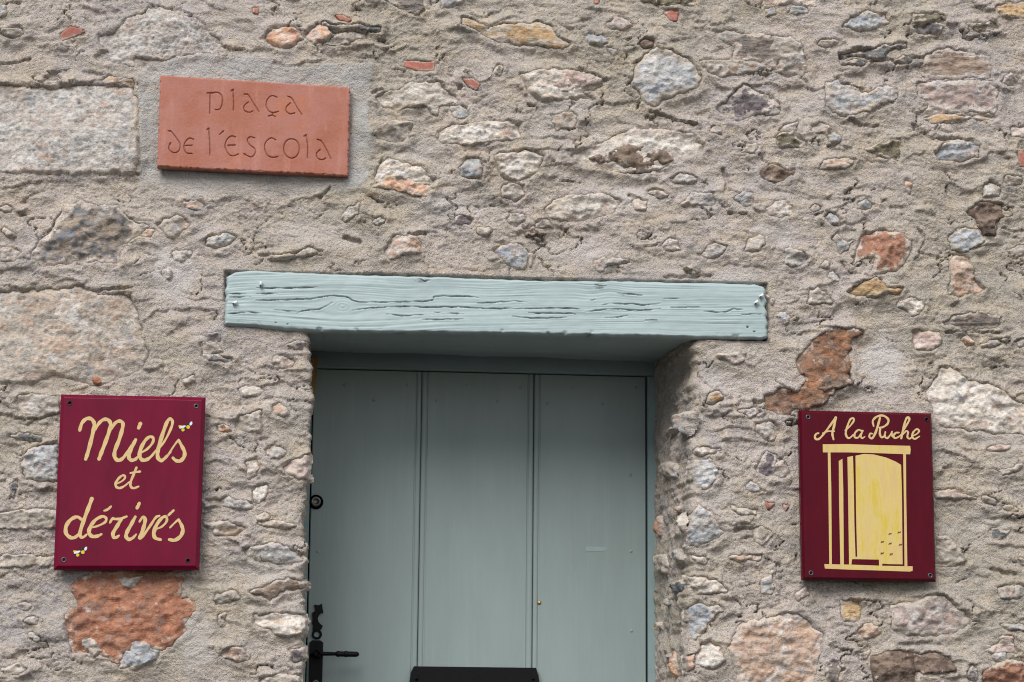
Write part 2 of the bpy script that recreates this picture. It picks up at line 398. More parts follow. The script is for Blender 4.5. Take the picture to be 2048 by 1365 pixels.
# let two grid columns follow the ragged edges of the opening
cL = int(np.argmin(abs(xs-float(XL(2.0))))); cR = int(np.argmin(abs(xs-float(XR(2.0)))))
jag = lambda z, s: perlin(z*55, z*0+s, 5)*.007+perlin(z*120, z*0+s, 6)*.003+perlin(z*17, z*0+s, 8)*.008
eL = XL(zs)+jag(zs, 3.3); eR = XR(zs)+jag(zs, 9.7)
for c, e in ((cL, eL), (cR, eR)):
    wgt = np.exp(-((xs-xs[c])/.05)**2)
    GX += (e-xs[c])[:, None]*wgt[None, :]
LINTEL = [(452,545),(1532,570),(1537,686),(450,652)]
lint_w = np.array([P(*p) for p in LINTEL])
ztop = float(P(1000, 612)[1]); rT = int(np.argmin(abs(zs-ztop))); rB = 0   # the hole in the sheet, hidden behind the beam

# ------------------------------------------------------------------ stones, traced from the photograph
ST = []
def tile(ox, oy, s, items):
    for k, pr, pts in items: ST.append((k, pr, [(ox+x/s, oy+y/s) for x, y in pts]))
Q, GR, PL, BL, GY = 'quartz', 'granite', 'pale_limestone', 'blue_limestone', 'grey_stone'
PK, RO, OR, RU, RB = 'pink_stone', 'rose_stone', 'orange_stone', 'rust_stone', 'red_brick_stone'
OC, DK, BR, SL, PU = 'ochre_stone', 'dark_stone', 'brown_stone', 'slate', 'purple_stone'
TE, OL, SA, PE, FG, TA, MX, RD = 'terracotta', 'olive_stone', 'sand_stone', 'peach_stone', 'freckled_granite', 'tan_stone', 'mixed_stone', 'red_stone'
tile(0, 0, 3, [
 (TE,4,[(362,212),(425,165),(470,175),(512,200),(440,232),(372,248)]),
 (GR,6,[(590,215),(690,200),(760,120),(860,95),(890,65),(980,70),(1110,110),(1180,130),(1260,205),(1340,270),(1380,310),(1290,330),(1180,320),(1040,350),(960,370),(810,350),(800,400),(640,385),(560,350),(640,300),(570,260)]),
 (GR,4,[(-80,515),(150,505),(320,525),(480,500),(640,510),(800,525),(830,620),(820,800),(830,950),(800,1040),(560,1045),(300,1040),(-80,1035)]),
 (OC,4,[(565,485),(660,470),(800,480),(805,520),(680,505)]),
 (BL,6,[(-40,20),(40,40),(30,90),(-40,110)]),
])
tile(0, 0, 1, [
 (MX,9,[(62,510),(85,480),(110,455),(128,420),(160,405),(200,420),(235,415),(255,440),(300,455),(270,480),(245,490),(240,530),(180,525),(120,532),(80,535)]),
 (Q,9,[(105,468),(128,440),(142,430),(140,446),(120,478)]),
 (OC,12,[(922,38),(945,42),(975,60),(1010,50),(1060,50),(1075,45),(1100,50),(1115,75),(1140,92),(1125,102),(1090,95),(1040,92),(1000,88),(975,80),(950,62),(925,52)]),
 (Q,8,[(875,265),(905,255),(980,245),(1040,252),(1042,280),(980,285),(940,290),(880,290)]),
 (Q,11,[(990,315),(1020,305),(1065,303),(1085,315),(1078,345),(1045,362),(1010,360),(995,340)]),
 (SA,12,[(1000,378),(1020,366),(1048,372),(1050,390),(1030,405),(1005,395)]),
 (BR,6,[(1425,62),(1455,60),(1500,70),(1540,72),(1580,80),(1600,100),(1618,130),(1610,152),(1570,152),(1530,130),(1490,125),(1460,118),(1470,95),(1440,80)]),
 (DK,8,[(1520,345),(1545,328),(1570,342),(1590,338),(1592,348),(1572,358),(1552,367),(1525,360)]),
 (PL,14,[(1898,472),(1915,460),(1958,462),(1964,485),(1935,504),(1903,497)]),
 (DK,10,[(1932,424),(1965,403),(2000,412),(2008,432),(1992,450),(1988,472),(1962,470),(1950,440)]),
 (PL,12,[(42,932),(55,905),(85,892),(118,884),(120,960),(90,967),(50,962)]),
 (BL,8,[(983,502),(1005,490),(1040,488),(1058,505),(1060,520),(1045,537),(1020,536),(1005,520)]),
 (OR,6,[(1058,508),(1070,515),(1060,530)]),
 (Q,8,[(1850,785),(1882,738),(1903,735),(1936,762),(1970,772),(2010,785),(2025,800),(2070,818),(2070,872),(1990,868),(1930,862),(1870,850)]),
 (PE,8,[(1455,1300),(1475,1255),(1498,1245),(1536,1240),(1560,1228),(1600,1226),(1625,1248),(1650,1268),(1646,1302),(1636,1340),(1622,1390),(1480,1390),(1470,1340)]),
 (PU,8,[(1508,938),(1520,925),(1535,905),(1552,912),(1550,938),(1535,952),(1515,950)]),
 (TE,4,[(1532,1006),(1548,1008),(1538,1021)]),
])
tile(512, 0, 3, [
 (OR,12,[(30,240),(100,170),(220,160),(260,200),(280,240),(230,280),(180,300),(110,290)]),
 (OR,15,[(290,230),(300,195),(370,155),(430,170),(450,210),(430,250),(350,270)]),
 (TE,6,[(465,97),(520,100),(572,125),(560,140),(500,128)]),
 (SL,19,[(400,150),(480,165),(600,160),(740,176),(738,200),(600,194),(470,192),(430,180)]),
 (SA,10,[(400,280),(480,215),(560,200),(660,195),(668,235),(600,245),(540,272)]),
 (BR,9,[(700,-30),(860,-30),(1000,-30),(1000,60),(965,92),(880,65),(800,10)]),
 (GY,9,[(1105,62),(1120,-20),(1250,-20),(1230,25),(1160,55)]),
 (TE,5,[(888,370),(960,372),(1068,380),(1072,435),(985,432),(890,408)]),
 (TE,5,[(1235,475),(1300,480),(1345,510),(1325,552),(1270,520)]),
 (OL,6,[(1415,450),(1450,400),(1475,410),(1460,460)]),
 (Q,12,[(730,590),(760,560),(860,555),(940,500),(1000,510),(1100,510),(1120,540),(1200,580),(1210,620),(1100,640),(1080,695),(1050,690),(1020,640),(900,650),(850,665),(760,640)]),
 (PL,8,[(1170,640),(1230,640),(1285,690),(1250,725),(1190,715)]),
 (SA,9,[(720,770),(800,740),(935,740),(930,800),(890,862),(790,850),(720,840)]),
 (Q,8,[(700,1120),(730,1010),(800,960),(900,985),(990,1000),(1050,1060),(1110,1075),(1060,1105),(860,1080)]),
 (OR,10,[(690,1132),(780,1075),(880,1072),(1050,1120),(1020,1195),(900,1165),(780,1145)]),
 (BL,14,[(1215,1010),(1260,950),(1340,960),(1365,1010),(1340,1070),(1280,1085),(1225,1060)]),
 (PU,7,[(1180,1325),(1220,1300),(1300,1320),(1280,1350),(1200,1345)]),
 (TE,3,[(-20,45),(12,50),(14,90),(-20,85)]),
 (SA,8,[(560,1250),(620,1230),(610,1290),(540,1330),(500,1320)]),
])
tile(1024, 0, 3, [
 (Q,9,[(45,460),(150,440),(250,420),(330,430),(460,445),(540,480),(585,490),(540,530),(440,560),(490,600),(360,605),(240,618),(150,605),(100,560)]),
 (PK,11,[(150,480),(240,425),(400,440),(540,480),(530,510),(420,540),(360,560),(240,545)]),
 (BL,6,[(430,230),(470,215),(545,220),(575,265),(520,290),(470,275)]),
 (BL,4,[(570,305),(610,300),(640,330),(600,340)]),
 (DK,10,[(765,265),(800,245),(845,255),(835,295),(780,312)]),
 (PL,13,[(710,520),(730,430),(780,350),(860,295),(960,320),(1080,370),(1100,420),(1140,470),(1120,520),(1040,560),(900,600),(850,650),(790,620),(760,570)]),
 (TE,3,[(905,85),(950,68),(1000,80),(985,135),(950,130),(925,100)]),
 (OL,10,[(730,-20),(1100,-20),(1092,42),(1000,36),(860,28),(780,10)]),
 (PU,10,[(1230,640),(1300,600),(1330,570),(1385,510),(1440,540),(1500,560),(1560,590),(1600,640),(1540,680),(1440,700),(1350,735),(1310,700),(1220,660)]),
 (GY,7,[(1195,750),(1250,760),(1255,805),(1190,790)]),
 (Q,7,[(330,940),(440,900),(580,840),(700,790),(900,790),(1080,800),(1150,870),(1140,920),(1020,950),(960,990),(860,1030),(700,1050),(560,1020),(400,990)]),
 (DK,15,[(455,950),(540,920),(700,870),(850,890),(960,920),(980,970),(860,1000),(830,1040),(720,1050),(640,990),(520,990)]),
 (GY,9,[(945,1080),(1010,1045),(1110,1070),(1120,1095),(1050,1105),(980,1110)]),
 (BR,6,[(815,1160),(870,1140),(930,1180),(890,1195)]),
 (Q,8,[(200,1260),(270,1190),(400,1175),(560,1165),(660,1210),(600,1280),(500,1320),(380,1330),(230,1310)]),
 (BL,7,[(1335,1200),(1390,1150),(1430,1170),(1450,1240),(1380,1250)]),
 (GY,7,[(1020,1225),(1080,1165),(1200,1165),(1225,1210),(1200,1240),(1090,1240)]),
 (SA,8,[(1365,920),(1410,870),(1465,880),(1450,922)]),
 (Q,7,[(715,1215),(760,1195),(805,1215),(790,1262),(730,1262)]),
 (SA,8,[(235,700),(330,680),(390,700),(370,770),(260,790)]),
 (SA,9,[(1110,360),(1300,370),(1500,360),(1530,410),(1400,450),(1260,470),(1180,440)]),
 (PU,6,[(140,1340),(190,1325),(240,1360),(180,1380),(140,1370)]),
 (TE,2,[(495,-15),(525,-15),(515,25),(500,22)]),
])
tile(1536, 0, 3, [
 (PE,6,[(-40,-20),(290,-20),(280,40),(180,30),(60,40),(-40,35)]),
 (BL,8,[(-20,60),(30,60),(40,90),(-10,105)]),
 (BL,7,[(140,50),(230,50),(240,85),(120,95)]),
 (BL,7,[(440,170),(490,110),(600,75),(700,95),(730,140),(640,180),(540,190)]),
 (OL,11,[(870,95),(990,88),(1065,122),(1050,142),(960,138),(850,150)]),
 (PU,5,[(850,152),(960,142),(1055,150),(1010,212),(900,205)]),
 (OL,7,[(1200,150),(1280,140),(1370,130),(1392,170),(1260,186),(1215,175)]),
 (OC,6,[(1370,40),(1420,20),(1570,10),(1570,120),(1450,110),(1385,90)]),
 (SL,19,[(420,330),(500,315),(620,305),(690,280),(820,270),(830,295),(720,320),(690,345),(740,372),(600,365),(520,350),(425,374)]),
 (SL,19,[(425,380),(510,370),(592,380),(560,405),(430,402)]),
 (SL,17,[(760,372),(800,345),(855,345),(860,380),(790,386)]),
 (TA,7,[(900,420),(950,330),(1060,290),(1180,310),(1330,340),(1345,480),(1200,475),(960,480)]),
 (RO,8,[(890,500),(1000,490),(1340,490),(1380,560),(1360,690),(1160,680),(1000,695),(900,690),(960,640),(900,570)]),
 (OC,8,[(900,712),(1050,692),(1220,702),(1370,707),(1340,735),(1180,722),(1080,742),(990,747)]),
 (BL,11,[(345,590),(350,510),(410,480),(450,520),(540,540),(560,570),(640,550),(700,525),(775,540),(770,590),(680,640),(560,680),(430,700),(390,670),(340,640)]),
 (GY,9,[(-20,640),(70,630),(60,690),(-20,690)]),
 (SA,8,[(55,790),(120,750),(180,735),(165,785),(90,800)]),
 (OL,13,[(50,830),(80,800),(160,800),(170,830),(250,890),(160,892),(60,882)]),
 (BL,7,[(350,820),(390,800),(440,830),(430,875),(370,850)]),
 (PE,13,[(290,1025),(330,980),(400,960),(520,965),(480,1000),(400,1015),(350,1035)]),
 (OL,5,[(590,900),(620,880),(720,850),(800,840),(805,900),(780,985),(720,950),(650,920)]),
 (BL,10,[(1000,920),(1050,870),(1110,850),(1220,860),(1260,890),(1250,950),(1140,980),(1020,970)]),
 (TE,6,[(1490,920),(1570,912),(1570,1020),(1500,1010)]),
 (PK,6,[(1450,770),(1570,750),(1570,850),(1450,830)]),
 (BL,10,[(530,1220),(580,1200),(640,1230),(580,1265),(540,1255)]),
 (BL,12,[(335,1310),(360,1280),(430,1320),(430,1362),(380,1362)]),
 (GY,9,[(245,1260),(280,1225),(310,1250),(270,1277)]),
 (OR,5,[(820,1090),(862,1100),(850,1165),(838,1140)]),
 (OC,7,[(1400,1262),(1465,1290),(1440,1308),(1402,1290)]),
 (SA,9,[(1285,1130),(1320,1085),(1390,1140),(1380,1190),(1290,1185)]),
 (SA,8,[(-10,320),(30,230),(130,225),(210,300),(240,440),(120,465),(40,440)]),
])
tile(0, 455, 3, [
 (FG,3.5,[(-80,390),(180,370),(320,370),(480,360),(600,395),(790,400),(830,500),(850,600),(870,700),(900,760),(850,860),(780,900),(600,960),(450,930),(330,870),(220,930),(100,940),(-80,930)]),
 (PU,4,[(1240,640),(1320,640),(1320,682),(1250,680)]),
 (Q,8,[(1098,922),(1160,888),(1172,920),(1110,942)]),
 (RB,5,[(560,915),(590,908),(605,940),(575,948)]),
 (SA,9,[(80,1060),(140,1010),(350,1020),(360,1110),(240,1140),(140,1120)]),
 (SL,9,[(60,1250),(120,1235),(180,1255),(270,1250),(245,1287),(130,1272)]),
 (SA,9,[(1390,1170),(1470,1120),(1560,1110),(1560,1230),(1430,1220)]),
 (OR,10,[(1305,1195),(1350,1180),(1388,1222),(1330,1228)]),
 (OR,6,[(845,52),(880,15),(925,20),(900,58)]),
 (SA,8,[(1200,700),(1290,700),(1330,740),(1260,760),(1210,745)]),
 (GY,8,[(1215,760),(1300,765),(1390,800),(1350,812),(1250,790)]),
])
tile(512, 455, 3, [
 (PE,10,[(770,140),(820,60),(920,60),(1000,100),(980,150),(880,180),(800,200)]),
 (SA,12,[(30,190),(200,170),(340,130),(400,150),(300,175),(170,196)]),
 (PU,5,[(190,705),(250,690),(302,690),(270,737)]),
])
tile(1024, 455, 3, [
 (BL,9,[(490,210),(545,190),(572,210),(540,265),(510,260)]),
 (GY,8,[(570,225),(600,190),(705,205),(640,222)]),
 (OL,6,[(1000,215),(1060,240),(1130,270),(1110,285),(1040,272)]),
 (OC,16,[(1160,1055),(1180,1000),(1220,985),(1265,1015),(1255,1045),(1200,1065)]),
 (Q,11,[(1215,765),(1330,760),(1400,760),(1392,800),(1350,827),(1280,792)]),
 (Q,12,[(1080,1335),(1160,1320),(1242,1335),(1200,1362),(1090,1368)]),
 (PU,7,[(1360,1105),(1440,1080),(1490,1110),(1430,1142)]),
 (DK,9,[(70,10),(130,0),(150,40),(90,50)]),
])
tile(1536, 455, 3, [
 (RD,8,[(505,230),(530,110),(570,40),(690,8),(800,40),(862,90),(850,180),(800,245),(690,290),(620,290),(625,190),(570,190)]),
 (OC,15,[(470,395),(560,330),(640,315),(720,370),(792,380),(782,402),(690,417),(600,422),(520,427)]),
 (PE,7,[(1080,220),(1120,160),(1200,180),(1230,260),(1260,340),(1300,375),(1270,400),(1190,405),(1140,425),(1085,405),(1095,290)]),
 (SA,14,[(235,450),(250,380),(290,365),(340,400),(382,452),(320,462),(270,470)]),
 (BL,8,[(318,240),(340,200),(368,215),(360,257)]),
 (BL,7,[(378,70),(410,45),(470,100),(500,90),(470,132),(430,172),(418,110)]),
 (Q,8,[(770,470),(850,425),(920,440),(925,490),(860,540),(820,500)]),
 (BR,10,[(1060,580),(1110,540),(1250,515),(1380,545),(1388,590),(1280,617),(1170,632),(1150,600)]),
 (PK,7,[(862,625),(960,618),(1040,640),(1046,700),(1000,737),(900,730),(865,700)]),
 (RD,6,[(1155,670),(1200,660),(1238,690),(1200,717)]),
 (GY,8,[(1280,712),(1320,680),(1400,690),(1350,727)]),
 (SL,7,[(1388,668),(1442,680),(1422,698)]),
 (RU,10,[(310,640),(420,620),(500,610),(580,640),(500,670),(480,740),(490,830),(460,900),(490,940),(400,960),(370,1010),(330,1060),(250,1080),(170,1090),(120,1125),(-20,1110),(-20,1020),(80,960),(180,1000),(250,900),(180,870),(160,800),(260,690)]),
 (DK,19,[(260,1000),(290,930),(380,880),(470,870),(497,930),(420,970),(330,1000)]),
 (BL,4,[(40,530),(100,505),(137,540),(110,582),(60,577)]),
 (PU,4,[(-5,420),(32,430),(20,472)]),
 (PK,7,[(1300,1345),(1340,1318),(1462,1310),(1440,1337)]),
 (GY,9,[(1470,690),(1570,668),(1570,712),(1490,715)]),
])
tile(0, 910, 3, [
 (RB,5,[(430,820),(470,740),(600,690),(700,690),(850,690),(1000,690),(1110,720),(1090,860),(1180,880),(1170,940),(1120,1000),(1120,1060),(1040,1130),(980,1170),(900,1170),(740,1190),(700,1250),(600,1200),(520,1190),(430,1190),(400,1080),(390,970),(480,910)]),
 (BL,8,[(700,1080),(820,1110),(960,1180),(940,1240),(800,1282),(720,1272),(720,1190)]),
 (GY,8,[(498,1040),(550,1080),(600,1180),(560,1202),(490,1140)]),
 (GY,9,[(700,735),(850,735),(812,797),(740,782)]),
 (SL,5,[(68,180),(102,170),(95,240),(84,300)]),
 (SA,8,[(-60,350),(200,330),(350,340),(350,430),(180,450),(-60,440)]),
 (SA,8,[(-60,612),(150,600),(345,610),(330,662),(-60,672)]),
 (PE,9,[(1330,1202),(1400,1150),(1462,1170),(1502,1222),(1430,1238)]),
 (Q,9,[(1475,50),(1540,20),(1560,60),(1536,115),(1500,142)]),
 (GY,6,[(1230,272),(1350,260),(1480,280),(1536,322),(1440,332),(1300,300)]),
 (SA,9,[(1450,572),(1540,555),(1600,590),(1560,640),(1490,610)]),
 (SA,8,[(1230,420),(1360,400),(1480,440),(1430,500),(1290,490)]),
 (PU,4,[(1310,960),(1345,955),(1340,1030),(1318,1020)]),
])
tile(512, 910, 3, [
 (PK,9,[(150,70),(220,30),(316,8),(318,145),(260,152),(200,122)]),
 (Q,9,[(-10,190),(60,180),(72,232),(20,300),(-20,290)]),
 (SA,10,[(20,412),(110,398),(232,430),(190,447)]),
 (PL,9,[(-30,560),(100,530),(200,570),(284,590),(284,640),(210,667),(100,652),(-30,610)]),
 (TA,14,[(-30,830),(100,770),(200,752),(304,772),(296,805),(150,822),(80,872)]),
 (Q,12,[(-10,960),(150,950),(292,958),(302,1040),(250,1082),(170,1087),(100,1060),(-10,1012)]),
 (PU,10,[(200,1170),(292,1158),(292,1222),(230,1252)]),
 (PE,7,[(-10,362),(50,348),(82,380),(20,402)]),
 (SA,8,[(20,1340),(150,1320),(262,1335),(262,1400),(20,1400)]),
])
tile(1024, 910, 3, [
 (PL,11,[(1070,110),(1095,40),(1180,30),(1222,100),(1200,182),(1150,212),(1090,192)]),
 (PL,10,[(1060,540),(1062,380),(1120,310),(1200,370),(1272,460),(1220,512),(1110,560)]),
 (Q,10,[(1303,303),(1360,318),(1462,338),(1462,364),(1380,364),(1320,342)]),
 (PE,10,[(1308,622),(1400,598),(1488,608),(1482,638),(1380,634)]),
 (Q,11,[(1075,598),(1140,618),(1178,630),(1160,668),(1100,642)]),
 (Q,13,[(1055,728),(1120,738),(1220,748),(1298,820),(1230,844),(1110,844)]),
 (BL,8,[(1060,920),(1120,890),(1170,910),(1222,950),(1150,1060),(1100,1112),(1062,1062)]),
 (Q,9,[(1130,1150),(1190,1110),(1240,1150),(1272,1240),(1200,1302),(1100,1262),(1100,1200)]),
 (OR,8,[(1052,1212),(1088,1203),(1082,1292),(1054,1298)]),
 (SA,8,[(1440,440),(1500,430),(1560,480),(1500,545),(1460,520)]),
 (PL,8,[(1500,760),(1560,700),(1560,850),(1500,830)]),
 (SA,8,[(1160,930),(1240,900),(1270,940),(1210,965)]),
])
tile(1536, 910, 3, [
 (OC,7,[(438,880),(552,868),(572,930),(552,992),(450,1002),(433,940)]),
 (RO,8,[(720,900),(880,890),(960,850),(1060,850),(1130,910),(1210,970),(1222,1010),(1120,1072),(1000,1092),(830,1082),(750,1050),(740,960)]),
 (DK,10,[(630,1210),(700,1190),(800,1175),(900,1195),(890,1310),(900,1400),(640,1400),(618,1260)]),
 (DK,10,[(880,1200),(1000,1188),(1092,1230),(1112,1282),(1050,1312),(930,1312),(890,1300)]),
 (BR,8,[(338,1300),(380,1228),(428,1250),(420,1300),(400,1385),(358,1372)]),
 (BR,7,[(533,1190),(602,1183),(592,1212),(555,1222)]),
 (PU,7,[(1188,1310),(1220,1268),(1248,1290),(1230,1352),(1200,1352)]),
 (PK,8,[(1278,1182),(1380,1130),(1400,1080),(1450,1090),(1492,1192),(1330,1188)]),
 (PL,7,[(1338,1212),(1360,1178),(1422,1180),(1432,1232),(1360,1238)]),
 (RD,8,[(1285,1312),(1380,1250),(1570,1240),(1570,1400),(1280,1400)]),
 (SA,8,[(1000,480),(1080,500),(1130,560),(1192,640),(1110,672),(1000,682)]),
 (SL,5,[(1318,470),(1370,440),(1400,470),(1452,450),(1420,492),(1360,512)]),
 (RO,8,[(1000,232),(1080,208),(1150,230),(1242,262),(1140,268),(1000,262)]),
 (BL,7,[(1390,1020),(1570,1028),(1570,1058),(1440,1052)]),
 (SA,9,[(1350,92),(1440,100),(1502,68),(1492,102),(1400,118)]),
 (GY,8,[(1370,802),(1460,780),(1570,800),(1500,872),(1400,862)]),
 (GY,7,[(10,60),(90,30),(132,100),(80,142),(20,122)]),
 (TE,3,[(-12,285),(30,298),(-5,330)]),
 (TE,3,[(92,300),(122,310),(106,338)]),
 (PK,7,[(160,842),(230,780),(242,832),(180,882)]),
 (SL,6,[(1508,630),(1570,640),(1570,672),(1515,660)]),
])

# small half-buried stones between the traced ones
_rs = random.Random(21); _cent = [(np.mean([p[0] for p in q_]), np.mean([p[1] for p in q_]), max(np.ptp([p[0] for p in q_]), np.ptp([p[1] for p in q_]))*.55) for _, _, q_ in ST]
_ban = [(90,770,440,1170),(1575,800,1895,1185),(270,110,760,400),(430,520,1560,705),(600,640,1395,1400)]
_n = 0
while _n < 38:
    px_, py_ = _rs.uniform(10, 2040), _rs.uniform(10, 1355); a_ = _rs.uniform(13, 32)*(1 if _rs.random() < .8 else 1.5); b_ = a_*_rs.uniform(.3, .75)
    if any(x0-a_ < px_ < x1+a_ and y0-b_ < py_ < y1+b_ for x0, y0, x1, y1 in _ban): continue
    if any(math.hypot(px_-x0, py_-y0) < r0+a_*.9 for x0, y0, r0 in _cent): continue
    th_ = _rs.gauss(0, .25); m_ = _rs.randint(6, 9); pts_ = []
    for k_ in range(m_):
        t_ = 2*math.pi*(k_+_rs.uniform(-.3, .3))/m_; u_, v_ = a_*math.cos(t_)*_rs.uniform(.75, 1.1), b_*math.sin(t_)*_rs.uniform(.75, 1.1)
        pts_.append((px_+u_*math.cos(th_)-v_*math.sin(th_), py_+u_*math.sin(th_)+v_*math.cos(th_)))
    ST.append((_rs.choice([Q, Q, SA, SA, SA, GY, PL, PE, RO, BL, GR]), _rs.uniform(5, 10), pts_)); _cent.append((px_, py_, a_)); _n += 1

# the wall goes on past the picture
_m = 0
while _m < 30:
    px_, py_ = _rs.uniform(-420, 2480), _rs.uniform(-320, 1355); a_ = _rs.uniform(24, 75); b_ = a_*_rs.uniform(.4, .7)
    if -80 < px_ < 2130 and py_ > -70: continue
    if any(math.hypot(px_-x0, py_-y0) < r0+a_ for x0, y0, r0 in _cent): continue
    pts_ = [(px_+a_*math.cos(t_)*_rs.uniform(.75, 1.1), py_+b_*math.sin(t_)*_rs.uniform(.75, 1.1)) for t_ in np.linspace(0, 2*math.pi, 9)[:-1]]
    ST.append((_rs.choice([Q, SA, GY, PL, PE, RO, BL, GR, FG, TA]), _rs.uniform(5, 10), pts_)); _cent.append((px_, py_, a_)); _m += 1

# ------------------------------------------------------------------ the mortar as a relief, and the stones set in it
LOWF = lambda x, z: fbm(x*2.6, z*3.2, 3, 11)*.018 + fbm(x*9, z*13, 3, 19)*.006
def stone_world(pts):
    x, z = P([p[0] for p in pts], [p[1] for p in pts]); return np.stack([x, z], 1)

H = LOWF(GX, GZ)
wx = GX+perlin(GX*9, GZ*9, 3)*.03; wz = GZ+perlin(GX*9, GZ*9, 4)*.02
tex = fbm(wx*16, wz*30, 4, 41, .6)*.0062                              # trowelled lumps, wider than tall
rid = 1-np.abs(fbm(wx*9, wz*21, 4, 55))*2.4
tex += np.clip(rid, 0, 1)**3*.0022                                # creases between layers of mortar
cr = np.abs(fbm(wx*6.5, wz*13, 4, 71)); crm = sm(.05, .22, fbm(GX*4, GZ*5, 2, 77))
tex -= (1-sm(.004, .022, cr))*sm(.10, .28, fbm(GX*7, GZ*8, 2, 77))*.015                              # cracks
wq = (GZ+fbm(GX*5.5, GZ*8, 4, 211, .55)*.075)*19+fbm(GX*2, GZ*2, 2, 213)*2
fq = wq-np.floor(wq); led = np.where(fq < .07, fq/.07, 1-(fq-.07)/.93)       # laps of mortar: proud at the lower lip, then a sharp step back
tex += led*.0075*sm(.02, .30, fbm(GX*6, GZ*9, 3, 217))
rough = sm(-.25, .35, fbm(GX*3.4, GZ*4.2, 3, 91))*.7+.3
sand = fbm(GX*62, GZ*95, 4, 101, .9)*.0070
pits = -sm(.3, .5, fbm(GX*75, GZ*100, 2, 131))*.0035
H_fine = tex+(sand+pits)*rough
# half-hidden lumps of stone under the mortar
rng = random.Random(7)
for i in range(340):
    lx = rng.uniform(cx0, cx1); lz = rng.uniform(cz0, cz1); a = rng.uniform(.018, .07); b = a*rng.uniform(.28, .6); th = rng.gauss(0, .22)
    i0, i1 = np.searchsorted(xs, [lx-a*1.5, lx+a*1.5]); j0, j1 = np.searchsorted(zs, [lz-a*1.5, lz+a*1.5])
    if i1-i0 < 2 or j1-j0 < 2: continue
    X = GX[j0:j1, i0:i1]-lx; Z = GZ[j0:j1, i0:i1]-lz
    u = (X*math.cos(th)+Z*math.sin(th))/a; v = (-X*math.sin(th)+Z*math.cos(th))/b
    r = np.sqrt(u*u+v*v)+fbm(X*40, Z*50, 4, i, .65)*.75
    top = np.clip(.55-.5*v, .0, 1)                                # face leans: proud and sharp at its lower edge
    H_fine[j0:j1, i0:i1] += (1-sm(.70, 1.05, r))*top*rng.uniform(.002, .009)
# smooth cement round the plaque, and a few pale trowelled patches
cem_poly = stone_world([(276,150),(300,126),(330,118),(420,110),(520,116),(600,138),(690,126),(746,128),(744,180),(736,240),(745,300),(738,362),(700,388),(560,392),(420,400),(300,376),(276,388),(283,300),(279,230)])
CEM = np.zeros(GX.shape); PALE = np.zeros(GX.shape); STAIN = np.zeros(GX.shape)
dC = sdist(cem_poly, GX, GZ)+fbm(GX*25, GZ*25, 3, 151)*.008
lowpart = sm(float(P(500,385)[1]), float(P(500,345)[1]), GZ)
mC = sm(-.004, .006, dC)
CEM = np.maximum(CEM, mC*(.35+.6*lowpart)*np.clip(.75+fbm(GX*18, GZ*18, 3, 161)*.9, 0, 1))
H_fine = H_fine*(1-mC*.72)+mC*.004+mC*(fbm(GX*60, GZ*60, 2, 171)*.0018+fbm(GX*14, GZ*14, 2, 172)*.003)
for px_, py_, rx_, ry_, amt in [(345,555,62,66,.8),(1765,725,58,62,.85),(1540,465,60,40,.5),(1330,545,70,28,.3),(390,1280,40,70,.55),(1280,310,120,50,.5),(1130,200,80,45,.5),(1250,405,110,36,.6),(900,415,90,28,.45),(1480,560,50,30,.5),(1960,840,90,60,.5),(640,470,120,26,.4),(1150,500,90,24,.5),(840,300,60,40,.4),(1620,210,90,40,.35),(1440,760,50,70,.35),(560,820,40,60,.35),(540,1130,60,60,.35),(1720,1050,60,60,.3),(1960,1050,70,50,.3),(60,60,60,40,.2),(1430,1010,50,60,.3),(1090,250,60,40,.35),(640,330,90,30,.2)]:
    x0, z0 = P(px_, py_); r = np.sqrt(((GX-x0)/(rx_*PX))**2+((GZ-z0)/(ry_*PX))**2)+fbm(GX*18, GZ*18, 3, int(px_))*.7
    m = (1-sm(.55, 1.05, r))*amt
    PALE = np.maximum(PALE, m*.9); H_fine *= (1-m*.6)

# traced crevices
CRACKS = [
 ([(110,455),(122,435),(138,424)],4,.016),([(0,128),(35,124),(60,115)],2.5,.008),([(200,350),(230,345),(275,348)],3,.01),
 ([(520,512),(580,514),(640,512)],4,.014),([(1330,555),(1380,556),(1420,552)],3.5,.012),
 ([(1300,226),(1320,232),(1365,242),(1395,250)],3,.012),([(1445,340),(1455,360),(1450,380)],4,.012),([(1260,390),(1275,402)],4,.012),
 ([(1825,118),(1850,115),(1862,108)],2.5,.01),([(1700,240),(1720,250),(1755,252)],3,.01),([(1865,280),(1900,280),(1945,285)],2.5,.01),
 ([(1880,735),(1930,765),(1980,772),(2020,800)],3,.012),([(1640,655),(1725,665)],2.5,.009),([(1890,665),(1998,667)],2.5,.009),
 ([(0,830),(60,840),(115,825)],3,.009),([(410,1020),(470,1010),(512,1012)],3,.010),([(490,1100),(540,1112)],3,.012),
 ([(190,585),(225,580),(262,578)],3,.012),([(655,58),(670,66)],5,.018),([(1740,128),(1765,122)],3,.012),([(1470,1060),(1500,1058)],4,.014),
 ([(745,185),(765,180)],3,.01),([(640,395),(660,378)],3,.01),([(268,455),(285,470)],4,.012),([(690,475),(720,486)],4,.012),([(820,472),(850,468)],4,.014),
 ([(1835,460),(1850,480),(1830,520)],2.5,.008),([(1980,1140),(2030,1150)],4,.01),([(1585,850),(1600,848)],3,.01)]
